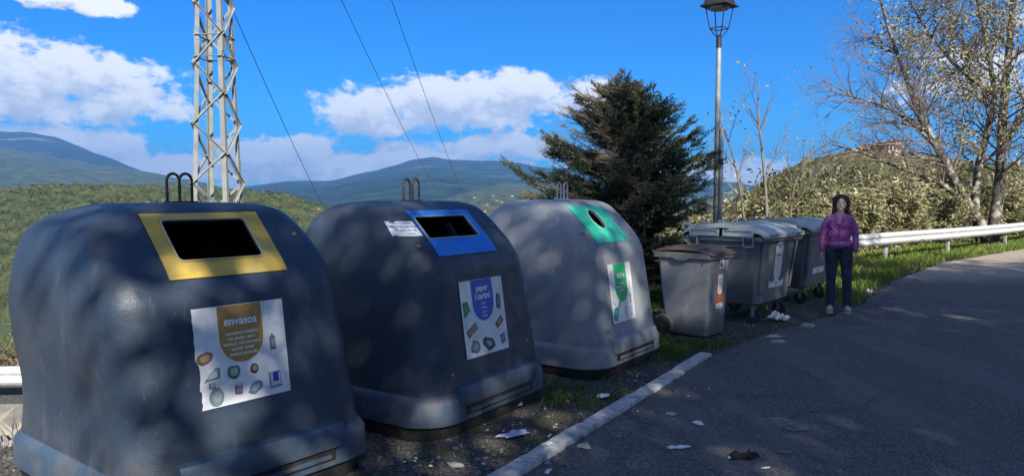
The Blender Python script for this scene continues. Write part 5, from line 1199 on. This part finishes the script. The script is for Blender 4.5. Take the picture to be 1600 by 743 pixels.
crumple('wood_piece', 1035, 538, .22, .03, .015, mat('dry wood splinter', (.35, .28, .18), .8), 'pale wooden stick in the dirt at the corner of the green panel igloo', 'stick', 19, .6)
rs = random.Random(77)
for i in range(26):
    t_ = rs.random(); px = 600 + t_ * 520 + rs.uniform(-70, 40); py = 735 - t_ * 165 + rs.uniform(-25, 40)
    if py > 738: py = 730 - rs.random() * 20
    g_ = gnd(px, py, .01); dk = (g_ - KA).dot(kn); tt = (g_.x + 1.94) * .79 - (g_.y - 4.4) * .61
    if abs(dk) < .12 or tt < .95: continue
    crumple('paper_bit', px, py, rs.uniform(.012, .035), rs.uniform(.010, .022), .012, papm, 'tiny white paper bit on the gravel along the kerb', 'paper bit', 100 + i, rs.uniform(0, 3), 'paper bits scattered along the kerb', n=5)
def stone(px, py, r3, label, seed, m):
    p = gnd(px, py, .0); bm = bmesh.new(); bmesh.ops.create_icosphere(bm, subdivisions=2, radius=1); q = random.Random(seed)
    for v in bm.verts: v.co = Vector((v.co.x * r3[0], v.co.y * r3[1], v.co.z * r3[2])) * q.uniform(.88, 1.1)
    me = bpy.data.meshes.new('stone'); bm.to_mesh(me); bm.free(); o = obj('stone', me, m, None, True); o.location = (p.x, p.y, max(ground_z(p.x, p.y), 0) + r3[2] * .5); o.rotation_euler = (0, 0, q.uniform(-.3, .3)); tag(o, label, 'stone')
st_m = mat('pebble stone', (.22, .21, .19), .9, (.32, .31, .29), 30)
stone(712, 728, (.055, .022, .018), 'long pale pebble on the gravel near the bottom edge', 1, st_m)
stone(566, 727, (.03, .03, .02), 'dark rounded pebble beside the first igloo skirt', 2, mat('dark pebble', (.08, .085, .09), .9))
stone(1262, 512, (.09, .07, .045), 'rounded grey stone on the dirt below the large container', 3, st_m)
stone(1215, 536, (.10, .06, .03), 'flat grey stone beside the dirt verge and the road', 4, st_m)

# ------------------------------------------------------------------ ground scatter (nobody could count it)
rs = np.random.RandomState(12)
def scatter(n, x0, x1, y0, y1): return rs.uniform(x0, x1, n), rs.uniform(y0, y1, n)
def hts(x, y): return height(x, y)
IGC = [(-1.94, 4.40), (-.78, 5.88), (.49, 7.50)]
def clear(x, y, R_=.78):
    k = np.ones(len(x), bool)
    for cx, cy in IGC:
        dx, dy = x - cx, y - cy; u = dx * .61 + dy * .79; v = dx * .79 - dy * .61; k &= ~((np.abs(u) < .76) & (np.abs(v) < .80))
    return k
x, y = scatter(60000, -4, 8, 2, 15); Dr = signed(ROAD, x, y); De = signed(EDGE, x, y); patch = vnoise(x, y, 1.1, 8, 3)
keep = clear(x, y) & (Dr > -.5 - .5 * patch) & (De < .8) & (rs.rand(len(x)) < np.where(Dr > .0, .35, .22)); x, y, Dr = x[keep], y[keep], Dr[keep]
z = np.where(Dr > .0, hts(x, y), .013); k = len(x); sz = rs.gamma(2.0, .0038, k) + .003
base = np.array([[1, 0, 0], [-.5, .87, 0], [-.5, -.87, 0], [.1, .1, .8]]); an = rs.rand(k) * 6.28; ca, sa = np.cos(an), np.sin(an); tri = [(0, 1, 3), (1, 2, 3), (2, 0, 3)]
Vg = np.zeros((k, 3, 3, 3))
jit = rs.uniform(.6, 1.3, (k, 4, 3))
pts_ = base[None] * jit; P_ = np.stack([pts_[..., 0] * ca[:, None] - pts_[..., 1] * sa[:, None], pts_[..., 0] * sa[:, None] + pts_[..., 1] * ca[:, None], pts_[..., 2]], -1) * sz[:, None, None] + np.stack([x, y, z], -1)[:, None]
for q, tr in enumerate(tri): Vg[:, q] = P_[:, tr]
gravel_m = leaf_mat('loose gravel', (.05, .047, .043), (.12, .115, .105), (.30, .29, .27), 0.0, 3.0, .9)
tag(obj('gravel', quads('gravel', Vg.reshape(-1, 3), 3), gravel_m, None, smooth=False), 'loose gravel and grit on the verge and along the kerb', 'gravel', kind='stuff')
# fallen leaves
x, y = scatter(9000, -2, 9, 3, 15); Dr = signed(ROAD, x, y); De = signed(EDGE, x, y)
pk = np.where(Dr > 0, .12, .35 * np.exp(Dr * 2.5)); pk = pk + .3 * (np.abs(Dr - .0) < .25) + .5 * ((y > 7.6) & (y < 10) & (Dr > -.5) & (Dr < .9))
keep = clear(x, y) & (rs.rand(len(x)) < pk) & (De < .5); x, y, Dr = x[keep], y[keep], Dr[keep]; z = np.where(Dr > .03, hts(x, y) + .006, .018)
Pl = np.stack([x, y, z + .004], -1); Dl = rs.normal(0, 1, (len(x), 3)); Dl[:, 2] = 0
LV = leaves_at(Pl, Dl, .05, 5, .55, 0).reshape(-1, 4, 3); LV[:, :, 2] = Pl[:, None, 2] + (LV[:, :, 2] - Pl[:, None, 2]) * .25; LV[:, :, 2] = np.maximum(LV[:, :, 2], Pl[:, None, 2] - .002)
tag(obj('fallen_leaves', quads('fallen_leaves', LV.reshape(-1, 3)), leaf_mat('brown fallen leaves', (.10, .06, .035), (.17, .12, .07), (.26, .21, .14), .1, 3), None, smooth=False), 'brown fallen leaves along the kerb and verge', 'fallen leaves', kind='stuff')
# grass
def grass(name, x, y, hmin, hmax, m, label, seed, wd=.006, lean=.35):
    r_ = np.random.RandomState(seed); n = len(x); z = height(x, y); h = r_.uniform(hmin, hmax, n); a_ = r_.rand(n) * 6.28; ux, uy = np.cos(a_), np.sin(a_); ln = r_.uniform(.05, lean, n) * h * 2; b_ = r_.rand(n) * 6.28; lx_, ly_ = np.cos(b_) * ln, np.sin(b_) * ln
    P0 = np.stack([x - ux * wd / 2, y - uy * wd / 2, z - .01], -1); P1 = np.stack([x + ux * wd / 2, y + uy * wd / 2, z - .01], -1); P2 = np.stack([x + lx_ * .4 + ux * wd * .4, y + ly_ * .4 + uy * wd * .4, z + h * .65], -1); P3 = np.stack([x + lx_, y + ly_, z + h], -1)
    tag(obj(name, quads(name, np.stack([P0, P1, P2, P3], 1).reshape(-1, 3)), m, None, smooth=False), label, 'grass', kind='stuff')
gm1 = leaf_mat('verge grass', (.07, .14, .02), (.035, .085, .012), (.20, .24, .05), .3, 2.0); gm2 = leaf_mat('sunny verge grass', (.16, .24, .035), (.08, .16, .02), (.36, .34, .10), .35, 1.2); gm3 = leaf_mat('dry grass', (.30, .26, .12), (.16, .17, .06), (.42, .36, .2), .2, 2)
x, y = scatter(190000, 5, 24, 11, 32); Dr = signed(ROAD, x, y); De = signed(EDGE, x, y); wN = vnoise(x, y, .9, 4, 3); wid = .95 - .018 * np.maximum(y - 14, 0)
keep = (Dr > .02 + .25 * wN) & (De < .9) & (rs.rand(len(x)) < np.clip(.62 + 1.2 * wN, 0, 1)); x, y = x[keep], y[keep]; grass('verge_grass', x, y, .05, .19, gm2, 'green and yellow grass verge along the guardrail', 3, .012)
x, y = scatter(90000, 0, 5.5, 7, 14.5); Dr = signed(ROAD, x, y); wN = vnoise(x, y, 1.6, 14, 3)
mk = ((Dr > .25) & (wN > .04) & clear(x, y)) | ((Dr > 1.9) & (wN > -.15)); mk &= ~((Dr < 2.0) & (Dr > -1) & (x > 1.5) & (y < 14) & (wN < .12)); mk &= signed(EDGE, x, y) < 1.6; mk &= ~((Dr < .8) & (x > 1.9) & (x < 4.6) & (y < 12.5))
keep = mk & (rs.rand(len(x)) < .5); grass('weed_grass', x[keep], y[keep], .03, .12, gm1, 'green weeds between the igloos and the wheelie bin', 4, .008)
x, y = scatter(26000, .2, 3.0, 5.6, 8.6); Dr = signed(ROAD, x, y); c1 = (x - 1.55) ** 2 / .16 + (y - 7.75) ** 2 / .16; c2_ = (x - 2.1) ** 2 / .10 + (y - 8.15) ** 2 / .03; c3_ = (x - .35) ** 2 / .12 + (y - 5.95) ** 2 / .12
keep = clear(x, y) & (Dr > .1) & ((rs.rand(len(x)) < np.exp(-c1)) | (rs.rand(len(x)) < np.exp(-c2_)) | (rs.rand(len(x)) < .6 * np.exp(-c3_))); grass('grass_tufts', x[keep], y[keep], .02, .085, gm1, 'bright green tufts by the kerb end and igloo corners', 5, .006)
x, y = scatter(50000, -13, 0, 8, 20); zz = height(x, y); wN = vnoise(x, y, .8, 24, 3); keep = ((zz < -1.5) | ((zz > -1.40) & (zz < -.1))) & (wN > -.05) & (y > 4.5) & (rs.rand(len(x)) < .55); grass('slope_grass', x[keep], y[keep], .08, .32, gm3, 'dry straw coloured grass on the slope behind the lower rail', 6, .012)
x, y = scatter(700, -4.6, -2.9, 3.2, 5.6); zz = height(x, y); keep = (zz < -.05) & clear(x, y); grass('dry_sprigs', x[keep], y[keep], .08, .32, mat('bleached sprigs', (.30, .27, .22), .9), 'bleached dry sprigs beside the first igloo at the lower left corner', 7, .0035, .5)

# ------------------------------------------------------------------ air
top_ = max((o.matrix_world @ Vector(c)).z for o in scene.objects if o.type == 'MESH' for c in o.bound_box)
low_ = min((o.matrix_world @ Vector(c)).z for o in scene.objects if o.type == 'MESH' for c in o.bound_box)
xs_ = [(o.matrix_world @ Vector(c)) for o in scene.objects if o.type == 'MESH' for c in o.bound_box]
print('BOUNDS', top_, low_, min(v.x for v in xs_), max(v.x for v in xs_), min(v.y for v in xs_), max(v.y for v in xs_))
x0_, x1_, y0_, y1_ = min(v.x for v in xs_) - 50, max(v.x for v in xs_) + 50, min(v.y for v in xs_) - 50, max(v.y for v in xs_) + 50
hz = MB().box(((x0_ + x1_) / 2, (y0_ + y1_) / 2, (low_ - 1 + top_ + 8) / 2), (x1_ - x0_, y1_ - y0_, top_ + 8 - low_ + 1)).build('haze', None, None, smooth=False); tag(hz, 'thin blue haze in the valley air', 'haze', kind='stuff')
hm = bpy.data.materials.new('haze'); hm.use_nodes = True; hm.node_tree.nodes.clear(); H_ = NT(hm.node_tree)
pv = H_.n('ShaderNodeVolumePrincipled'); pv.inputs['Color'].default_value = (.18, .48, 1.0, 1); pv.inputs['Density'].default_value = 1.6e-4; pv.inputs['Anisotropy'].default_value = .2
ho = H_.n('ShaderNodeOutputMaterial'); H_.link(pv.outputs[0], ho.inputs['Volume']); hz.data.materials.append(hm)
